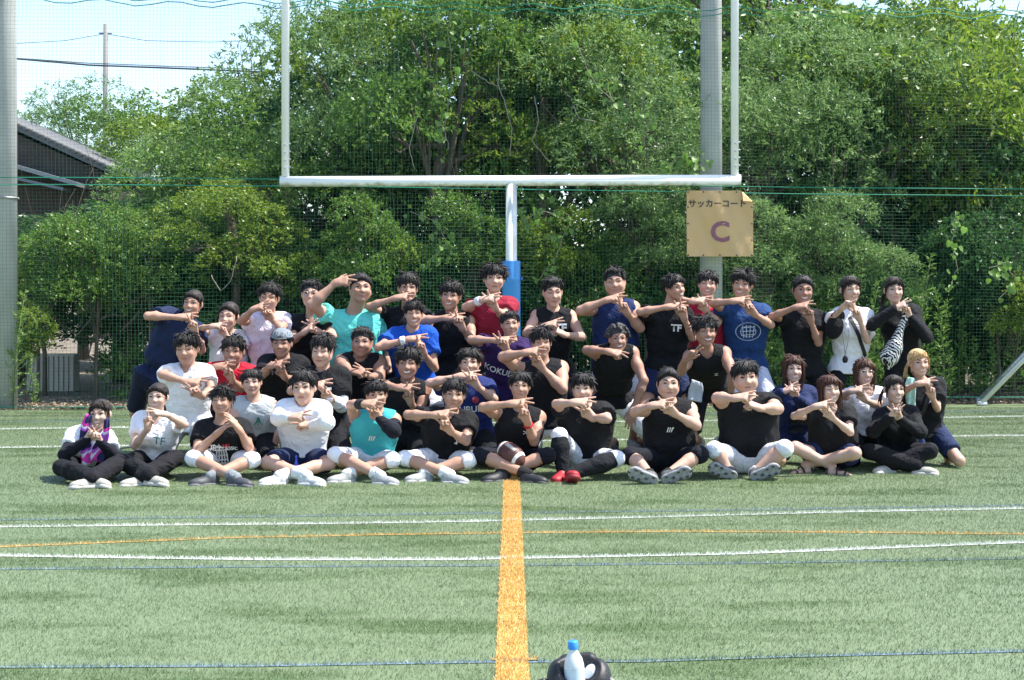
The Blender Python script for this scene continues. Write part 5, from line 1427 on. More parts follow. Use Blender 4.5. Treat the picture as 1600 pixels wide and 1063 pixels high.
PEOPLE = [
# ---- front row, sitting cross-legged
dict(label='woman in white tee, black arm sleeves and purple towel, seated leftmost', c='A', Y=11.12, pose='sit', fem=1, skin=4, group=G1, head=((236, 618), (244, 750)), hpit=.0, sh=((112, 765), (292, 770)), hip=(195, 0),
 al=((85, 868), (192, 790), 62, 'v'), ar=((302, 872), (238, 800), 108, 'v'), knees=((72, 925), (335, 900)), feet=((150, 990), (290, 982)), shirt=top('white', WHT, 'short', frac=.6), pants=bt, armsleeve=(-1, 1), asleeve_from=.5, shoe='beige', hair='pony', haircol='soft', exp='smile', eyes='eye_mid'),
dict(label='woman in white polo and black trousers seated second from left in front', c='A', Y=11.25, pose='sit', fem=1, skin=4, group=G1, head=((493, 555), (490, 674)), sh=((405, 705), (575, 705)), hip=(475, 0),
 al=((392, 830), (447, 735), 100, 'v'), ar=((612, 738), (510, 690), 172, 'v', None, .30), knees=((355, 905), (572, 885)), feet=((385, 975), (520, 975)), shirt=top('white', WHT, 'short', neck='polo', print=[('TF', .70, .06, .085, (.02, .16, .12))]), pants=bt, shoe='beige', hair='tied', haircol='soft', exp='smile'),
dict(label='man in black graphic tee and white pants, hands forming a tent', c='B', Y=11.22, pose='sit', skin=1, group=G1, head=((212, 558), (212, 692)), sh=((118, 730), (312, 735)), hip=(230, 0),
 al=((100, 862), (192, 778), 38, 'flat', None, .24, (-.5, -.2, .85)), ar=((340, 848), (292, 762), 128, 'flat', None, .22, (.6, -.2, .75)), knees=((88, 885), (350, 892)), feet=((135, 970), (300, 968)), shirt=tb(print=[('70th', .66, -.03, .05, TOPW, .0, .001), ('W', .66, .05, .05, (.5, .03, .06), .0, .002), ('BOWL CLASSIC', .57, .0, .040, TOPW, .0, .001), ('#figure', .36, .0, .07, (.55, .55, .55))]), pants=wp, shoe='dark', sock=((.2, .22, .24), .12), hair='messy', hpit=.06, exp='closed', eyes='eye_shut'),
dict(label='man in white long-sleeved shirt and navy shorts seated in front', c='B', Y=11.3, pose='sit', skin=0, group=G1, head=((567, 492), (575, 646)), sh=((470, 645), (672, 648)), hip=(572, 0),
 al=((462, 708), (530, 702), 12, 'v'), ar=((672, 728), (590, 738), 165, 'v', None, .27), knees=((412, 905), (685, 908)), feet=((440, 967), (630, 967)), shirt=top('white', WHT, 'long', fold=.0025), pants=ns, sock=((.75, .75, .75), .25), shoe='white', hair='part', exp='closed'),
dict(label='man in teal sleeveless top with black headband and arm sleeve, seated', c='C', Y=11.3, pose='sit', skin=1, group=G1, mus=1.05, head=((325, 533), (335, 668)), sh=((238, 682), (412, 688)), hip=(315, 0),
 al=((218, 652), (292, 645), 6, 'v'), ar=((405, 765), (338, 700), 120, 'v'), knees=((150, 868), (402, 892)), feet=((180, 958), (365, 958)), shirt=top('teal', (.055, .40, .43), 'none', print=[('#slashes', .62, -.01, .05, TOPW)]), armsleeve=(1,), bands=((1, wl, .02), (-1, (.03, .03, .035), .045)), pants=wp, sock=((.75, .75, .75), .14), shoe='grey', hair='bangs', exp='closed', headband=(.012, .012, .014)),
dict(label='man in black tee with white letter and white pants, hair over forehead, seated in front', c='C', Y=11.3, pose='sit', skin=1, group=G1, mus=1.06, head=((675, 528), (664, 672)), sh=((556, 685), (745, 692)), hip=(632, 0),
 al=((468, 695), (605, 692), 10, 'v'), ar=((722, 808), (645, 748), 118, 'v'), knees=((455, 885), (738, 892)), feet=((520, 955), (668, 953)), shirt=tb(print=[('T', .66, .07, .12, TOPW, .0, .006)]), pants=wp, sock=((.75, .75, .75), .16), shoe='grey', hair='bangs', exp='closed'),
dict(label='man in black sleeveless top seated with an American football on his lap', c='D', Y=11.28, pose='sit', skin=1, group=G1, mus=1.05, head=((430, 497), (425, 628)), sh=((345, 668), (508, 682)), hip=(415, 0),
 al=((265, 662), (405, 645), 5, 'v'), ar=((488, 812), (452, 705), 108, 'v'), knees=((252, 872), (548, 872)), feet=((325, 955), (480, 952)), shirt=tb('none', print=[('#h', .74, .05, .035, TOPW)]), bands=((1, (.5, .02, .03), .008),), pants=bk, sock=((.02, .02, .02), .16), shoe='black', hair='part', exp='closed'),
dict(label='man in black shirt with white pants, black leg sleeves and red shoes', c='D', Y=11.3, pose='sit', skin=3, group=G1, girth=1.05, head=((702, 502), (700, 642)), sh=((628, 660), (800, 662)), hip=(722, 0),
 al=((585, 648), (678, 640), 5, 'v'), ar=((808, 712), (732, 690), 122, 'v'), knees=((598, 785), (850, 885)), feet=((610, 945), (650, 955)), cross=False, ax=(((-.35, -.9, .05), (0, .1, 1)), ((.12, -.75, .35), (0, .5, .8))), legsleeve=(0, 1), shirt=tb('short', frac=.66, fold=.004), pants=wp, shoe='red', hair='bangs', exp='closed', hfat=.6),
dict(label='man in black sleeveless top and black pants with shoe soles forward', c='E', Y=11.28, pose='sit', skin=0, group=G1, girth=1.12, mus=1.1, head=((600, 478), (600, 627)), sh=((512, 640), (700, 648)), hip=(600, 0),
 al=((452, 682), (545, 652), 10, 'v'), ar=((722, 742), (612, 672), 130, 'v'), knees=((432, 872), (738, 868)), feet=((490, 948), (625, 945)), cross=False, soles=1, shirt=tb('none', print=[('#slashes', .68, -.01, .05, TOPW)]), pants=bk, shoe='cleat', sock=((.02, .02, .02), .12), hair='crop', exp='closed', hfat=.8),
dict(label='heavyset man in tight black tee and white pants seated with soles forward', c='G', Y=11.3, pose='sit', skin=0, group=G1, girth=1.28, mus=1.22, head=((455, 442), (466, 602)), sh=((348, 618), (598, 622)), hip=(475, 0),
 al=((338, 622), (430, 618), 12, 'v'), ar=((602, 668), (505, 655), 150, 'v'), knees=((322, 850), (632, 842)), feet=((360, 928), (535, 932)), cross=False, soles=1, shirt=tb('short', loose=.006, frac=.5, rough=.5), pants=wp, shoe='cleat', sock=((.5, .5, .5), .1), hair='bangs', exp='closed', hfat=1.2, neck=1.1),
dict(label='woman in black polo and shorts with bare legs and black sandals', c='K', Y=11.5, pose='sit', fem=1, skin=4, group=G1, girth=1.12, head=((297, 513), (302, 642)), sh=((212, 668), (398, 668)), hip=(318, 0),
 al=((142, 700), (252, 655), 12, 'v'), ar=((388, 772), (295, 690), 128, 'v'), knees=((148, 838), (408, 862)), feet=((175, 922), (330, 920)), shirt=tb('short', neck='polo', collar=(.02, .02, .022)), pants=dict(ns, frac=.5), shoe='sandal', hair='long', haircol='auburn', exp='smile', eyes='eye_shut', hfat=.8),
dict(label='woman in black zip jacket and black trousers seated rightmost in front', c='K', Y=11.68, pose='sit', fem=1, skin=4, group=G1, head=((583, 512), (580, 642)), sh=((505, 672), (675, 680)), hip=(600, 0),
 al=((488, 765), (572, 690), 58, 'v'), ar=((692, 768), (600, 700), 108, 'v'), knees=((470, 855), (735, 852)), feet=((550, 920), (700, 918)), shirt=tb('long', neck='polo', collar=BLK, rough=.6), pants=bt, shoe='beige', hair='pony', haircol='soft', exp='smile'),
# ---- second row
dict(label='man in white polo and grey shorts kneeling at left, eyes lowered', c='A', Y=12.05, pose='kneel', skin=1, group=G2, head=((615, 322), (622, 470)), sh=((530, 488), (720, 492)), hip=(630, 730),
 al=((512, 518), (640, 548), 12, 'v'), ar=((728, 585), (672, 598), 130, 'v'), shirt=top('white', WHT, 'short', neck='polo', collar=(.75, .75, .8), print=[('G', .74, .07, .085, (.03, .06, .2))]), pants=gs, shoe='grey', hair='bangs', eyes='eye_shut', exp='closed', hpit=-.1),
dict(label='man in pale grey sleeveless shirt with green emblem, hand on knee', c='B', Y=11.85, pose='seiza', skin=0, group=G2, head=((340, 486), (346, 608)), sh=((268, 632), (448, 632)), hip=(360, 0),
 al=((268, 745), (290, 850), 275, 'flat'), ar=((478, 745), (432, 858), 235, 'flat'), shirt=top('palegrey', (.46, .49, .49), 'none', print=[('#tri', .70, .05, .048, (.02, .22, .15))]), pants=bs, shoe='black', hair='part', exp='closed'),
dict(label='man in black tee with white letter and white left arm sleeve', c='B', Y=11.95, pose='kneel', skin=0, group=G2, girth=1.08, head=((655, 328), (650, 480)), sh=((560, 500), (752, 505)), hip=(665, 760),
 al=((518, 590), (625, 566), 12, 'v'), ar=((738, 655), (682, 610), 122, 'v'), armsleeve=(1,), asleeve_col=(.75, .75, .78), asleeve_from=.72, shirt=tb(print=[('T', .74, .05, .11, TOPW, .0, .006)]), pants=bs, shoe='black', hair='bangs', eyes='eye_shut', exp='closed', hpit=-.08, hfat=.8),
dict(label='tanned man in black sleeveless top grinning broadly between teal top and blue jersey', c='C', Y=11.95, pose='kneel', skin=2, group=G2, mus=1.1, head=((470, 388), (465, 538)), sh=((375, 545), (552, 558)), hip=(455, 800),
 al=((345, 560), (445, 575), 5, 'v'), ar=((515, 690), (478, 622), 96, 'v'), shirt=tb('none'), pants=bs, shoe='black', hair='messy', eyes='eye_shut', exp='grin'),
dict(label='man in blue patterned football jersey kneeling behind the front row', c='D', Y=11.95, pose='kneel', skin=0, group=G2, head=((205, 393), (208, 530)), sh=((108, 548), (292, 556)), hip=(215, 780),
 al=((32, 556), (180, 525), 5, 'v'), ar=((312, 625), (232, 552), 110, 'v'), shirt=top('bluejersey', (.018, .030, .13), 'short', pat=1, print=[('KOKUBUNJI U', .60, .0, .075, TOPW, .0, .001), ('#dot', .80, .06, .028, (.35, .03, .05))]), pants=bs, shoe='black', hair='part', exp='closed'),
dict(label='muscular man in black sleeveless top and white pants kneeling upright', c='D', Y=11.9, pose='kneel', skin=1, group=G2, mus=1.2, girth=1.06, head=((520, 305), (522, 440)), sh=((440, 452), (612, 490)), hip=(545, 745),
 al=((352, 442), (465, 420), 12, 'v'), ar=((612, 582), (512, 470), 118, 'v'), shirt=tb('none', hem=-.02), pants=wp, shoe='grey', hair='messy', eyes='eye_shut', exp='closed'),
dict(label='woman in navy jacket kneeling behind the heavyset man', c='G', Y=12.0, pose='seiza', fem=1, skin=4, group=G2, head=((675, 427), (670, 552)), sh=((598, 585), (752, 588)), hip=(675, 0),
 al=((578, 630), (640, 588), 25, 'v'), ar=((722, 660), (678, 602), 112, 'v'), shirt=top('navyjacket', (.018, .028, .085), 'long', neck='v', loose=.02, print=[('#patch', .45, .0, .055, (.014, .014, .018)), ('#patch', .25, .0, .055, (.014, .014, .018))]), pants=ns, shoe='white', hair='long', haircol='auburn', exp='smile'),
dict(label='woman in white polo with glasses and long brown hair', c='K', Y=12.05, pose='seiza', fem=1, skin=4, group=G2, girth=1.08, head=((452, 448), (450, 562)), sh=((380, 590), (545, 592)), hip=(450, 0),
 al=((345, 612), (408, 588), 15, 'v'), ar=((505, 655), (440, 612), 118, 'v'), shirt=top('white', WHT, 'short', neck='polo', print=[('TJ', .66, .06, .075, (.03, .2, .25))]), pants=bt, shoe='beige', hair='long', haircol='brown', exp='smile', glasses=1),
dict(label='blonde woman in dark tee with green towel kneeling at far right', c='K', Y=12.0, pose='kneel', fem=1, skin=0, group=G2, head=((685, 397), (690, 522)), sh=((625, 545), (782, 552)), hip=(715, 770),
 al=((612, 592), (702, 556), 10, 'v'), ar=((768, 668), (742, 600), 100, 'v'), shirt=tb('short', print=[('A', .76, .02, .08, TOPW, .0, .003)]), pants=ns, barefoot=1, shoe=None, hair='pony', haircol='blonde', exp='smile'),
# ---- third row
dict(label='man in red and black shirt crouching behind the grey-shorts man', c='B', Y=12.55, pose='bend', skin=2, group=G3, head=((265, 343), (262, 478)), sh=((178, 478), (348, 492)), hip=(270, 690), lean=.18,
 al=((128, 500), (205, 482), 8, 'v'), ar=((298, 580), (255, 525), 100, 'v'), shirt=top('redshirt', (.50, .015, .035), 'short', print=[('#patch', .72, -.02, .045, (.03, .012, .014)), ('#patch', .5, .05, .05, (.03, .012, .014))]), pants=bs, shoe='black', hair='bangs', exp='smile'),
dict(label='man in black shirt wearing a light grey cap backwards', c='B', Y=12.5, pose='bend', skin=2, group=G3, head=((475, 312), (474, 442)), sh=((392, 448), (578, 450)), hip=(490, 690), lean=.18,
 al=((392, 520), (445, 478), 8, 'v'), ar=((522, 545), (482, 512), 112, 'v'), shirt=tb('short', frac=.9, neck='polo', collar=BLK), pants=dict(gs), shoe='grey', hair='short', exp='closed', cap=(.20, .23, .26)),
dict(label='stocky man in black sleeveless top crouching before the mint tee', c='C', Y=12.45, pose='bend', skin=2, group=G3, mus=1.25, girth=1.2, head=((270, 288), (265, 442)), sh=((170, 432), (352, 445)), hip=(275, 680), lean=.22,
 al=((180, 478), (240, 506), 5, 'v'), ar=((345, 530), (290, 515), 140, 'v'), shirt=tb('none'), pants=dict(gs), shoe='grey', hair='short', exp='closed', hfat=1.0, neck=1.1),
dict(label='smiling man in bright blue tee with white wristband', c='C', Y=12.5, pose='bend', skin=1, group=G3, head=((492, 186), (494, 307)), sh=((392, 322), (578, 328)), hip=(500, 560), lean=.12,
 al=((338, 400), (485, 364), 5, 'v'), ar=((585, 490), (532, 410), 108, 'v'), bands=((-1, wl, .022),), shirt=top('royal', (.010, .075, .42), 'short', hem=-.02), pants=dict(gs, col=(.5, .5, .52), mat='ltgrey_shorts'), shoe='grey', hair='bangs', exp='smile', eyes='eye_shut'),
dict(label='man in dark purple football jersey between maroon tee and black top', c='D', Y=12.5, pose='bend', skin=1, group=G3, head=((380, 233), (387, 352)), sh=((300, 368), (462, 376)), hip=(365, 600), lean=.1,
 al=((212, 366), (340, 368), 5, 'v'), ar=((410, 450), (360, 392), 108, 'v'), shirt=top('purple', (.030, .014, .075), 'short', print=[('KOKUBUNJI', .52, -.01, .075, TOPW, -.2, .001), ('#patch', .9, .07, .045, (.16, .04, .28))]), pants=bs, shoe='black', hair='short', exp='closed'),
dict(label='man with curly afro in black sleeveless top and white shorts, hand on knee', c='E', Y=12.45, pose='bend', skin=2, group=G3, mus=1.12, head=((378, 298), (382, 418)), sh=((270, 402), (462, 398)), hip=(355, 640), lean=.30, hfwd=.13,
 al=((242, 412), (335, 418), -14, 'gun', None, .34), ar=((492, 545), (447, 668), 262, 'flat', None, .16), feet=((362, 855), (468, 850)), shirt=tb('none', hem=.0), pants=dict(wp, len='short', frac=.86, flare=True, loose=.018), shoe='dark', hair='afro', haircol='grey', exp='smile'),
dict(label='laughing man with grey headband leaning forward in black sleeveless top', c='G', Y=12.4, pose='bend', skin=2, group=G3, mus=1.12, head=((288, 250), (286, 394)), sh=((198, 412), (388, 405)), hip=(300, 590), lean=.34, hfwd=.13,
 al=((182, 505), (200, 452), 40, 'gun', None, .34), ar=((405, 520), (395, 620), 268, 'flat', None, .18), feet=((262, 855), (345, 850)), shirt=tb('none', hem=-.06, print=[('#h', .76, .06, .032, TOPW)]), pants=bs, sock=((.7, .7, .7), .16), shoe='white', hair='messy', exp='grin', eyes='eye_shut', headband=(.25, .27, .29)),
# ---- back row
dict(label='man in navy tee leaning sideways at the left end of back row', c='A', Y=12.9, pose='bend', skin=1, group=G4, mus=1.05, head=((652, 140), (640, 265)), sh=((512, 240), (690, 300)), hip=(468, 545), lean=.06,
 al=((450, 263), (600, 266), 8, 'v'), ar=((685, 412), (655, 318), 95, 'v'), feet=((430, 830), (500, 845)), shirt=top('navytee', (.015, .024, .065), 'short', loose=.016, hem=.04), pants=dict(bs, col=(.012, .016, .035), mat='navyblack'), shoe='grey', hair='tied', haircol='soft', exp='grin'),
dict(label='woman in white tee standing between navy tee and white polo', c='B', Y=13.05, pose='bend', fem=1, skin=3, group=G4, head=((245, 193), (240, 327)), sh=((160, 335), (325, 345)), hip=(245, 640),
 al=((122, 318), (185, 306), 8, 'v'), ar=((300, 410), (230, 338), 105, 'v'), shirt=top('white', WHT, 'short'), pants=bt, shoe='white', hair='tied', haircol='soft', exp='grin', eyes='eye_shut'),
dict(label='man in pale pinkish polo with swept hair in back row', c='B', Y=13.05, pose='stand', skin=1, group=G4, head=((425, 106), (415, 243)), sh=((330, 262), (512, 265)), hip=(420, 0),
 al=((300, 285), (365, 230), 20, 'v'), ar=((475, 318), (432, 268), 125, 'v'), shirt=top('pinkpolo', (.74, .68, .78), 'short', neck='polo', print=[('#dot', .72, .06, .008, (.03, .03, .04))]), pants=bs, shoe='grey', hair='part', exp='smile', eyes='eye_shut'),
dict(label='man in black polo with glasses standing left of the mint tee', c='B', Y=13.05, pose='stand', skin=0, group=G4, head=((610, 84), (602, 228)), sh=((525, 268), (692, 280)), hip=(608, 0),
 al=((522, 372), (585, 325), 40, 'v'), ar=((700, 350), (625, 322), 140, 'v'), shirt=tb('short', neck='polo', collar=BLK, print=[('TF', .74, .07, .085, TOPW, .0, .002)]), pants=bs, shoe='grey', hair='short', exp='closed', glasses=1),
dict(label='large man in mint green tee saluting with two fingers', c='C', Y=13.0, pose='stand', skin=1, group=G4, girth=1.28, mus=1.25, s=1.06, head=((262, 52), (258, 200)), sh=((105, 238), (352, 275)), hip=(235, 0), hyaw=.25,
 al=((48, 215), (152, 118), 2, 'gun', None, .20, (-.1, -.9, .4)), ar=((385, 400), (380, 480), 270, 'fist', None, .0), shirt=top('mint', (.13, .62, .53), 'short', loose=.016), pants=bs, shoe='grey', hair='crop', exp='closed', hfat=1.2, neck=1.25),
dict(label='man in black tee standing between mint tee and dark headband, forearm across face', c='C', Y=13.1, pose='stand', skin=1, group=G4, head=((470, 63), (465, 200)), sh=((378, 240), (555, 242)), hip=(465, 0),
 al=((298, 222), (430, 182), 10, 'v'), ar=((560, 300), (485, 215), 120, 'v'), shirt=tb(), pants=bs, shoe='grey', hair='bangs', exp='closed'),
dict(label='man in black sleeveless top with dark headband standing left of the maroon tee', c='C', Y=13.0, pose='stand', skin=1, group=G4, mus=1.1, head=((660, 103), (650, 233)), sh=((560, 258), (762, 258)), hip=(655, 0),
 al=((530, 285), (650, 270), 5, 'v'), ar=((748, 370), (700, 298), 110, 'v'), shirt=tb('none', loose=.02), pants=bs, shoe='grey', hair='bangs', exp='smile', headband=(.02, .028, .06)),
dict(label='tall man in maroon tee with white wristband beside blue post pad', c='D', Y=13.1, pose='stand', skin=0, group=G4, s=1.04, head=((315, 16), (313, 158)), sh=((200, 195), (418, 198)), hip=(318, 0),
 al=((188, 225), (275, 190), 10, 'v'), ar=((352, 262), (312, 212), 110, 'v'), bands=((-1, wl, .028),), shirt=top('maroon', (.27, .018, .040), 'short', loose=.016, hem=-.10), pants=bs, shoe='grey', hair='messy', exp='closed'),
dict(label='man in black patterned sleeveless top with white letters, eyes lowered', c='D', Y=13.05, pose='stand', skin=0, group=G4, mus=1.08, head=((566, 78), (572, 218)), sh=((478, 240), (668, 240)), hip=(570, 0),
 al=((455, 338), (552, 302), 18, 'v'), ar=((698, 355), (605, 335), 145, 'v'), shirt=tb('none', print=[('TF', .80, .06, .10, TOPW, .0, .004), ('#patch', .85, -.08, .05, (.08, .085, .09))]), pants=bs, shoe='grey', hair='short', exp='closed', eyes='eye_shut', hpit=-.12),
dict(label='big man in navy sleeveless top standing behind the afro man', c='E', Y=13.05, pose='stand', skin=1, group=G4, mus=1.2, girth=1.12, s=1.03, head=((362, 26), (370, 176)), sh=((262, 200), (475, 210)), hip=(372, 0),
 al=((215, 240), (345, 190), 14, 'v'), ar=((475, 315), (412, 235), 118, 'v'), shirt=top('navytank', (.015, .028, .095), 'none', loose=.016), pants=dict(gs, col=(.6, .6, .62), mat='paleshorts'), shoe='grey', hair='short', exp='closed', eyes='eye_shut', hfat=.8, neck=1.1),
dict(label='man in black tee smiling with his head turned to the right', c='E', Y=12.95, pose='stand', skin=1, group=G4, head=((612, 72), (636, 192)), hyaw=.55, sh=((498, 228), (702, 240)), hip=(588, 0),
 al=((475, 245), (612, 222), 6, 'v'), ar=((705, 358), (665, 255), 100, 'v'), shirt=tb(print=[('TF', .78, .06, .085, TOPW, .0, .003)]), pants=ns, shoe='grey', hair='part', exp='smile'),
dict(label='man in red tee partly hidden behind the grey headband man', c='E', Y=13.2, pose='stand', skin=0, group=G4, head=((777, 58), (770, 178)), sh=((690, 218), (850, 232)), hip=(778, 0),
 al=((650, 198), (722, 196), 8, 'v'), ar=((815, 290), (758, 225), 115, 'v'), shirt=top('redtee', (.40, .02, .045), 'short'), pants=bs, shoe='grey', hair='bangs', exp='smile', eyes='eye_shut'),
dict(label='man in blue tee with pale circular print, looking left', c='G', Y=13.05, pose='stand', skin=1, group=G4, head=((460, 53), (442, 183)), hyaw=-.35, sh=((365, 218), (562, 228)), hip=(460, 0),
 al=((318, 208), (420, 196), 8, 'v'), ar=((572, 302), (490, 240), 125, 'v'), shirt=top('bluetee', (.016, .048, .15), 'short', print=[('#ring', .66, .0, .115, (.45, .52, .62))], hem=-.14), pants=dict(gs, col=(.55, .57, .7), mat='paleblue_shorts'), shoe='grey', hair='messy', exp='smile'),
dict(label='tanned man in plain black tee with short hair, right of blue tee', c='K', Y=13.05, pose='stand', skin=2, group=G4, head=((186, 78), (180, 208)), sh=((88, 250), (278, 255)), hip=(185, 0), s=.96,
 al=((45, 265), (165, 222), 10, 'v'), ar=((248, 380), (212, 268), 98, 'v'), shirt=tb(), pants=bs, shoe='grey', hair='crop', exp='smile'),
dict(label='woman in white tee with ponytail holding a black cap', c='K', Y=13.05, pose='stand', fem=1, skin=3, group=G4, s=.95, head=((387, 78), (390, 203)), sh=((312, 240), (482, 245)), hip=(385, 0),
 al=((300, 282), (362, 218), 45, 'v'), ar=((462, 372), (420, 262), 118, 'v'), shirt=top('white', WHT, 'short', loose=.022, frac=.75, print=[('TS', .70, .10, .06, (.08, .03, .08))]), pants=bt, shoe='grey', hair='pony', haircol='soft', exp='closed', eyes='eye_shut'),
dict(label='woman in black jacket carrying a zebra striped bag, right end of back row', c='K', Y=13.05, pose='stand', fem=1, skin=4, group=G4, s=.95, head=((580, 83), (580, 203)), sh=((512, 232), (690, 235)), hip=(625, 0),
 al=((482, 300), (600, 222), 30, 'v', None, .26), ar=((722, 355), (640, 250), 108, 'v'), shirt=tb('long', loose=.02), pants=bt, shoe='grey', hair='pony', haircol='soft', exp='closed'),
]
for i_, D_ in enumerate(PEOPLE):
    D_['seed'] = 100+i_*7
    build_person(D_)
for txt_, sz_, cx_, cy_, col_, bd_ in PENDING_TEXT:
    on_banner(text_mesh(txt_, sz_, mat('ink_%02d' % int(col_[0]*99), col_, .5), bd_), cx_, cy_, 'lettering')
# ------------------------------------------------------------------ things worn, held or set down
def who(s_): return next(d for d in PEOPLE if s_ in d['label'])
def thick(o, t): m = o.modifiers.new('thickness', 'SOLIDIFY'); m.thickness = t; m.offset = 0; return o
for D_ in PEOPLE:
    I = D_['_']
    if 'headband' in D_:
        fn = lambda a, b: (.0815*math.cos(a*6.2832), -.016+.1005*math.sin(a*6.2832), .030+.026*b+.006*math.sin(a*6.2832))
        thick(I['child']('headband', MB().grid(fn, 40, 2).mesh('headband', cloth('hb%02d' % int(D_['headband'][0]*99), D_['headband'])), I['root'], I['HM']), .004)
    if 'glasses' in D_:
        mb = MB()
        for s_ in (-1, 1):
            mb.tube([(s_*.0325+.0215*math.cos(t), .1035, .000+.018*math.sin(t)) for t in np.linspace(0, 6.2832, 18)], .0020, 5)
            mb.tube([(s_*.054, .102, .004), (s_*.078, .06, .008), (s_*.083, .0, .006)], .0014, 5)
        mb.tube([(-.011, .105, .004), (0, .107, .006), (.011, .105, .004)], .0014, 5)
        I['child']('glasses', mb.mesh('glasses', mat('frame_metal', (.35, .33, .31), .3, metal=.7)), I['root'], I['HM'])
    if 'cap' in D_:
        P_ = [elli((0, -.016, .045), (.092, .112, .090))]; lo, hi = bounds(P_, .02); v = Vol(lo, hi, .007).add(P_); v.plane((0, 0, .052), V(0, .10, 1))
        v.cut([elli((0, .11, .035), (.040, .05, .030), .004)])
        Pv, Q = v.nets(); c_ = I['child']('cap', raw_mesh('cap', Pv, Q, cloth('cap_grey', D_['cap'])), I['root'], I['HM'])
        I['child']('strap', MB().tube([(-.052, .072, .048), (-.025, .089, .046), (0, .094, .045), (.025, .089, .046), (.052, .072, .048)], .006, 6).mesh('strap', cloth('cap_grey', D_['cap'])), c_, Matrix.Identity(4))
        I['child']('brim', MB().grid(lambda a, b: (.075*math.cos(math.pi*(1+a)), -.09-.075*b+.0*a-.02*math.sin(math.pi*a), .040-.02*b), 14, 4).mesh('brim', cloth('cap_grey', D_['cap'])), c_, Matrix.Identity(4))
def sheet_px(D_, crop, rows, dep, name, mtl, label, cat, th=.010, wav=.01):
    """hanging cloth: rows of (x0,y0,x1,y1) crop pixels, top to bottom"""
    ox = CROP[crop]; Y = D_['Y']-dep; R_ = []
    for r_ in rows: R_.append((ray(ox+r_[0]/2.7967, 400+r_[1]/2.7967, Y), ray(ox+r_[2]/2.7967, 400+r_[3]/2.7967, Y)))
    base = V(*R_[-1][0]); base[2] = 0
    def fn(a, b):
        t = b*(len(R_)-1); k = min(int(t), len(R_)-2); f = t-k
        l_ = R_[k][0]*(1-f)+R_[k+1][0]*f; r2 = R_[k][1]*(1-f)+R_[k+1][1]*f
        return l_*(1-a)+r2*a+V(0, wav*math.sin(a*9+b*3)-wav*.6*math.sin(b*7), 0)-base
    o = link(name, MB().grid(fn, 8, 16).mesh(name, mtl), None, base); thick(o, th); tag(o, label, cat); return o
# towel round the neck of the seated woman at far left
tw = mat('team_towel', (.03, .03, .09), .9, .2); n_, l_ = nodes(tw)
ge_ = n_.new('ShaderNodeTexCoord'); wv = n_.new('ShaderNodeTexNoise'); wv.inputs['Scale'].default_value = 5; wv.inputs['Detail'].default_value = 0; l_.new(ge_.outputs['Object'], wv.inputs['Vector'])
cr_ = n_.new('ShaderNodeValToRGB'); cr_.color_ramp.interpolation = 'CONSTANT'; el = cr_.color_ramp.elements
el[0].color = (.02, .02, .07, 1); el[1].position = .44; el[1].color = (.45, .10, .55, 1)
for p_, c_ in ((.50, (.70, .70, .75)), (.54, (.70, .06, .40)), (.60, (.03, .03, .09))): q_ = el.new(p_); q_.color = (*c_, 1)
l_.new(wv.outputs[0], cr_.inputs[0]); l_.new(cr_.outputs[0], n_['Principled BSDF'].inputs['Base Color'])
D1 = who('purple towel')
sheet_px(D1, 'A', [(182, 690, 205, 700), (158, 740, 198, 745), (150, 800, 200, 800), (152, 860, 205, 850), (165, 925, 205, 905)], .135, 'towel', tw, 'navy and purple printed towel hanging on the leftmost woman, left half', 'towel')
sheet_px(D1, 'A', [(262, 715, 280, 705), (255, 765, 285, 760), (225, 810, 278, 805), (200, 850, 270, 865), (195, 890, 262, 905)], .14, 'towel', tw, 'pink and purple towel end on the leftmost woman, right half', 'towel')
# American football on the lap
Df = who('American football'); fb = ray(660+388/2.7967, 400+868/2.7967, Df['Y']-.30)
lea = mat('football_leather', (.085, .028, .022), .5, .4, (30, .5, (.06, .02, .016)), (160, .4, .003)); wht = mat('football_white', (.70, .68, .66), .6)
ball_ = empty('football', fb); tag(ball_, 'brown American football with white stripes on a seated lap', 'ball')
ax_ = nrm(V(.62, -.55, -.42)); Rf = frame_from(np.cross(ax_, V(.2, -.8, .5)), ax_); Rf = np.stack([np.cross(Rf[:, 1], ax_), Rf[:, 1], ax_], 1)
prof = lambda z: .084*(max(0, 1-(z/.141)**2))**.62
MB().lathe([(max(prof(z), .0005), z) for z in np.linspace(-.140, .140, 33)], 26, R=Rf).build('shell', lea, ball_)
for s_ in (-1, 1): MB().lathe([(prof(z)+.0012, z) for z in np.linspace(s_*.088-.012, s_*.088+.012, 6)], 26, R=Rf).build('stripe', wht, ball_)
lc = MB()
for k in range(8):
    z = -.045+.013*k; r_ = prof(z)+.003
    lc.tube([Rf @ V(r_*math.cos(t), r_*math.sin(t), z) for t in np.linspace(-.2, .2, 4)], .003, 5)
lc.tube([Rf @ V(prof(z)+.003, 0, z) for z in np.linspace(-.055, .055, 8)], .0022, 5); lc.build('laces', wht, ball_)
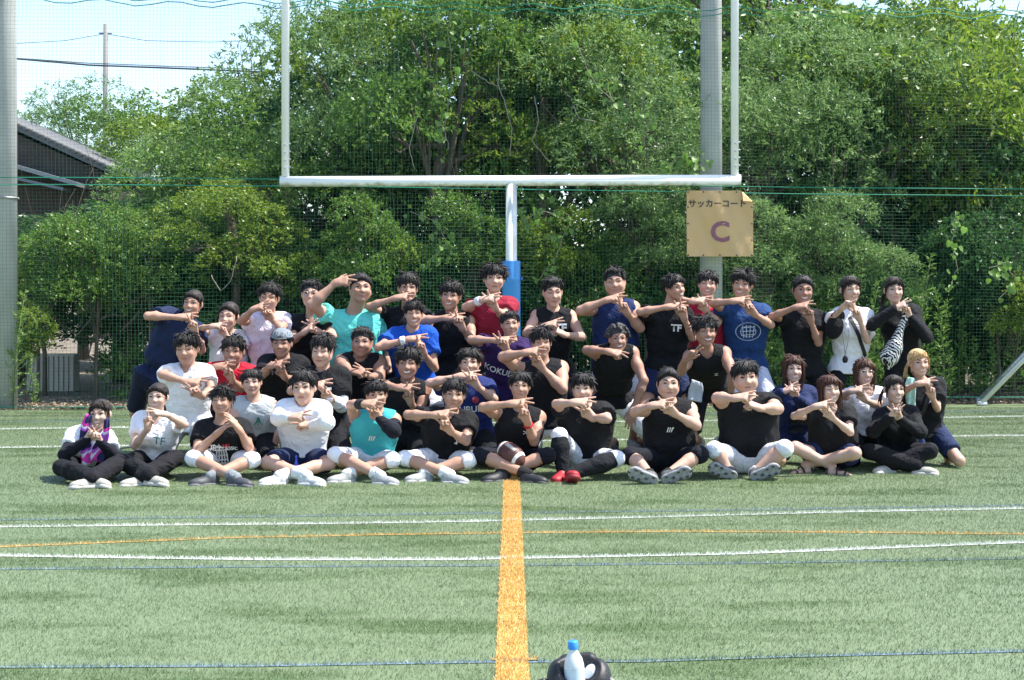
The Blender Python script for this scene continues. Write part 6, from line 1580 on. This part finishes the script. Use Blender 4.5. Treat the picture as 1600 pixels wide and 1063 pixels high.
# black cap held by the woman in white
Dc = who('holding a black cap'); cp = ray(1190+318/2.7967, 400+312/2.7967, Dc['Y']-.24)
capm = cloth('cap_black', (.012, .012, .013)); P_ = [elli((0, 0, 0), (.080, .070, .110))]; lo, hi = bounds(P_, .02); v = Vol(lo, hi, .007).add(P_); v.plane((0, .035, 0), V(0, -1, 0)); Pv, Q = v.nets()
hc_ = empty('baseball_cap', cp); hc_.rotation_euler = (0, .25, .1); tag(hc_, 'black cap dangling from the hand of the woman in white', 'cap')
link('crown', raw_mesh('cap', Pv, Q, capm), hc_); MB().grid(lambda a, b: (-.065*math.cos(math.pi*a), -.02-.03*math.sin(math.pi*a), .085+.075*b*math.sin(math.pi*a)), 14, 4).build('brim', capm, hc_)
I = Dc['_']; dk = mat('strap_black', (.012, .012, .013), .7)
strap = Dc['_decal']('shoulder_strap', shape_mesh('#pipe', 1, dk), None, .62, 0, 1, 0, None)
bpy.data.objects.remove(strap)
def bar_mesh(x0, y0, x1, y1, w, m):
    d = V(x1-x0, y1-y0); L = np.linalg.norm(d); d = d/L; p = V(-d[1], d[0])*w/2; v_ = []; f_ = []
    for i in range(25):
        a = V(x0, y0)+d*L*i/24; v_ += [(*(a-p), 0), (*(a+p), 0)]
    f_ = [(2*i, 2*i+1, 2*i+3, 2*i+2) for i in range(24)]
    me = bpy.data.meshes.new('bar'); me.from_pydata(v_, [], f_); me.materials.append(m); me.update(); return me
o = Dc['_decal']('shoulder_strap', bar_mesh(-.05, .16, .12, -.20, .032, dk), None, .66, 0, 1, 0, None, .010); thick(o, .006); tag(o, 'black shoulder strap across the white tee of the ponytail woman', 'strap')
w0 = ray(1190+365/2.7967, 400+452/2.7967, Dc['Y']-.20); wo = empty('whistle', w0); tag(wo, 'black whistle hanging from a cord on the white tee', 'whistle')
MB().lathe([(.001, -.034), (.020, -.028), (.026, -.005), (.022, .018), (.008, .032), (.004, .045), (.001, .048)], 14).build('body', dk, wo)
cd = mat('cord', (.08, .10, .16), .8)
for s_ in (-1, 1): MB().tube([(0, 0, .045), (s_*.020+.01, .015, .16), (s_*.035+.02, .06, .30)], .003, 5).build('cord', cd, wo)
# zebra striped bag
Dz = who('zebra'); zb = mat('zebra_cloth', (.7, .7, .68), .8, .2); n_, l_ = nodes(zb); tc_ = n_.new('ShaderNodeTexCoord')
wz = n_.new('ShaderNodeTexWave'); wz.inputs['Scale'].default_value = 15; wz.inputs['Distortion'].default_value = 7; wz.inputs['Detail'].default_value = 2; wz.inputs['Detail Scale'].default_value = 1.6; wz.bands_direction = 'DIAGONAL'
l_.new(tc_.outputs['Object'], wz.inputs['Vector']); cz = n_.new('ShaderNodeValToRGB'); cz.color_ramp.interpolation = 'CONSTANT'
cz.color_ramp.elements[0].color = (.012, .012, .013, 1); cz.color_ramp.elements[1].position = .5; cz.color_ramp.elements[1].color = (.66, .66, .64, 1)
l_.new(wz.outputs[0], cz.inputs[0]); l_.new(cz.outputs[0], n_['Principled BSDF'].inputs['Base Color'])
zp = lambda x, y, d=.21: ray(1190+x/2.7967, 400+y/2.7967, Dz['Y']-d); k_ = 1/2.7967/172
zc = [cone(zp(624, 250), zp(612, 305), 8*k_, 11*k_, .02), cone(zp(612, 305), zp(580, 400), 12*k_, 32*k_, .03), cone(zp(580, 400), zp(560, 440), 34*k_, 40*k_, .03), cone(zp(560, 440), zp(556, 490), 34*k_, 8*k_, .03), cone(zp(618, 290), zp(640, 275), 9*k_, 6*k_, .01)]
lo, hi = bounds(zc, .03); v = Vol(lo, hi, .010).add(zc); Pv, Q = v.nets(); b_ = zp(560, 490)
tag(link('tote_bag', raw_mesh('bag', Pv-b_, Q, zb), None, b_), 'black and white zebra striped drawstring bag hanging down', 'bag')
# small towels
sheet_px(who('grey headband leaning'), 'G', [(228, 540, 272, 555), (215, 580, 275, 590), (208, 630, 268, 640)], .10, 'towel', cloth('towel_grey', (.48, .50, .52)), 'grey towel tucked in the shorts of the headband man', 'towel')
sheet_px(who('green towel'), 'K', [(640, 530, 668, 535), (628, 560, 672, 560), (632, 610, 672, 610), (636, 660, 670, 665)], .15, 'towel', cloth('towel_mint', (.38, .62, .52)), 'mint and white towel over the blonde woman\'s shoulder', 'towel')
Db = who('green towel'); o = Db['_decal']('shoulder_strap', bar_mesh(.05, .17, -.07, -.10, .035, dk), None, .66, 0, 1, 0, None, .012); thick(o, .006); tag(o, 'black bag strap across the blonde woman\'s dark tee', 'strap')
# bag with bottle in the foreground
GYB = 4.42; bb = ray(905, 0, GYB); bb[2] = 0
bag = empty('soft_bag', bb); bag.scale = (.97, 1, .95); tag(bag, 'open black soft bag with a bottle at the bottom edge', 'bag')
nyl = mat('nylon_black', (.014, .014, .016), .5, .4, (20, .5, (.022, .022, .024)), (45, .5, .006))
bp_ = [cone((-.055, 0, .06), (.055, 0, .06), .062, .062, .03), cone((-.058, 0, .20), (.058, 0, .20), .045, .045, .05), cone((-.06, .02, .235), (.06, .02, .235), .034, .034, .03), cone((-.04, .05, .255), (.035, .05, .262), .022, .022, .02)]
lo, hi = bounds(bp_, .02); v = Vol(lo, hi, .006).add(bp_); v.cut([elli((.0, -.022, .285), (.070, .058, .088), .006)]); v.plane((0, 0, .003), V(0, 0, 1)); Pv, Q = v.nets()
link('pouch', raw_mesh('bag', Pv, Q, nyl), bag); MB().tube([(-.105, -.005, .205), (-.125, 0, .20), (-.13, 0, .17), (-.11, 0, .13)], .010, 6).build('strap', nyl, bag); MB().tube([(.095, -.02, .215), (.112, -.02, .20), (.118, -.02, .18)], .008, 6).build('buckle', mat('buckle_grey', (.25, .25, .26), .4), bag)
tow = [elli((.047, .022, .190), (.038, .028, .052))]; lo, hi = bounds(tow, .02); v = Vol(lo, hi, .006).add(tow); Pv, Q = v.nets(); wt_ = link('white_cloth', raw_mesh('cloth', Pv, Q, cloth('white', (.80, .80, .82))), None, bb); tag(wt_, 'white cloth bundle tucked in the open black bag', 'cloth')
bt0 = bb+V(-.010, -.012, .118); bot = empty('bottle', bt0); bot.rotation_euler = (0, -.05, 0); tag(bot, 'clear plastic bottle with blue cap standing in the bag', 'bottle')
pet = mat('pet', (.93, .97, 1.0), .12, .5); pet.node_tree.nodes['Principled BSDF'].inputs['Transmission Weight'].default_value = .45; pet.node_tree.nodes['Principled BSDF'].inputs['IOR'].default_value = 1.12
MB().lathe([(.001, 0), (.029, .002), (.031, .015), (.031, .118), (.0305, .128), (.026, .148), (.017, .164), (.0135, .170), (.0135, .178)], 24).build('body', pet, bot)
MB().lathe([(.0318, .045), (.0318, .118)], 24).build('label', mat('bottle_label', (.62, .70, .80), .5, .4, (25, .5, (.35, .45, .65))), bot)
MB().lathe([(.0155, .176), (.0158, .178), (.0158, .198), (.0140, .201), (.001, .201)], 20).build('cap', mat('cap_blue', (.03, .25, .75), .4), bot)
# small blue pump bottle between the legs of the man in white
pb = ray(463, 0, 11.05); pb[2] = 0; pbt = empty('squeeze_bottle', pb); tag(pbt, 'small blue bottle between the crossed legs of man in white', 'bottle')
MB().lathe([(.001, .004), (.024, .006), (.026, .04), (.020, .10), (.008, .13), (.008, .16), (.012, .165), (.001, .175)], 14).build('body', mat('blue_plastic', (.05, .10, .60), .35), pbt)
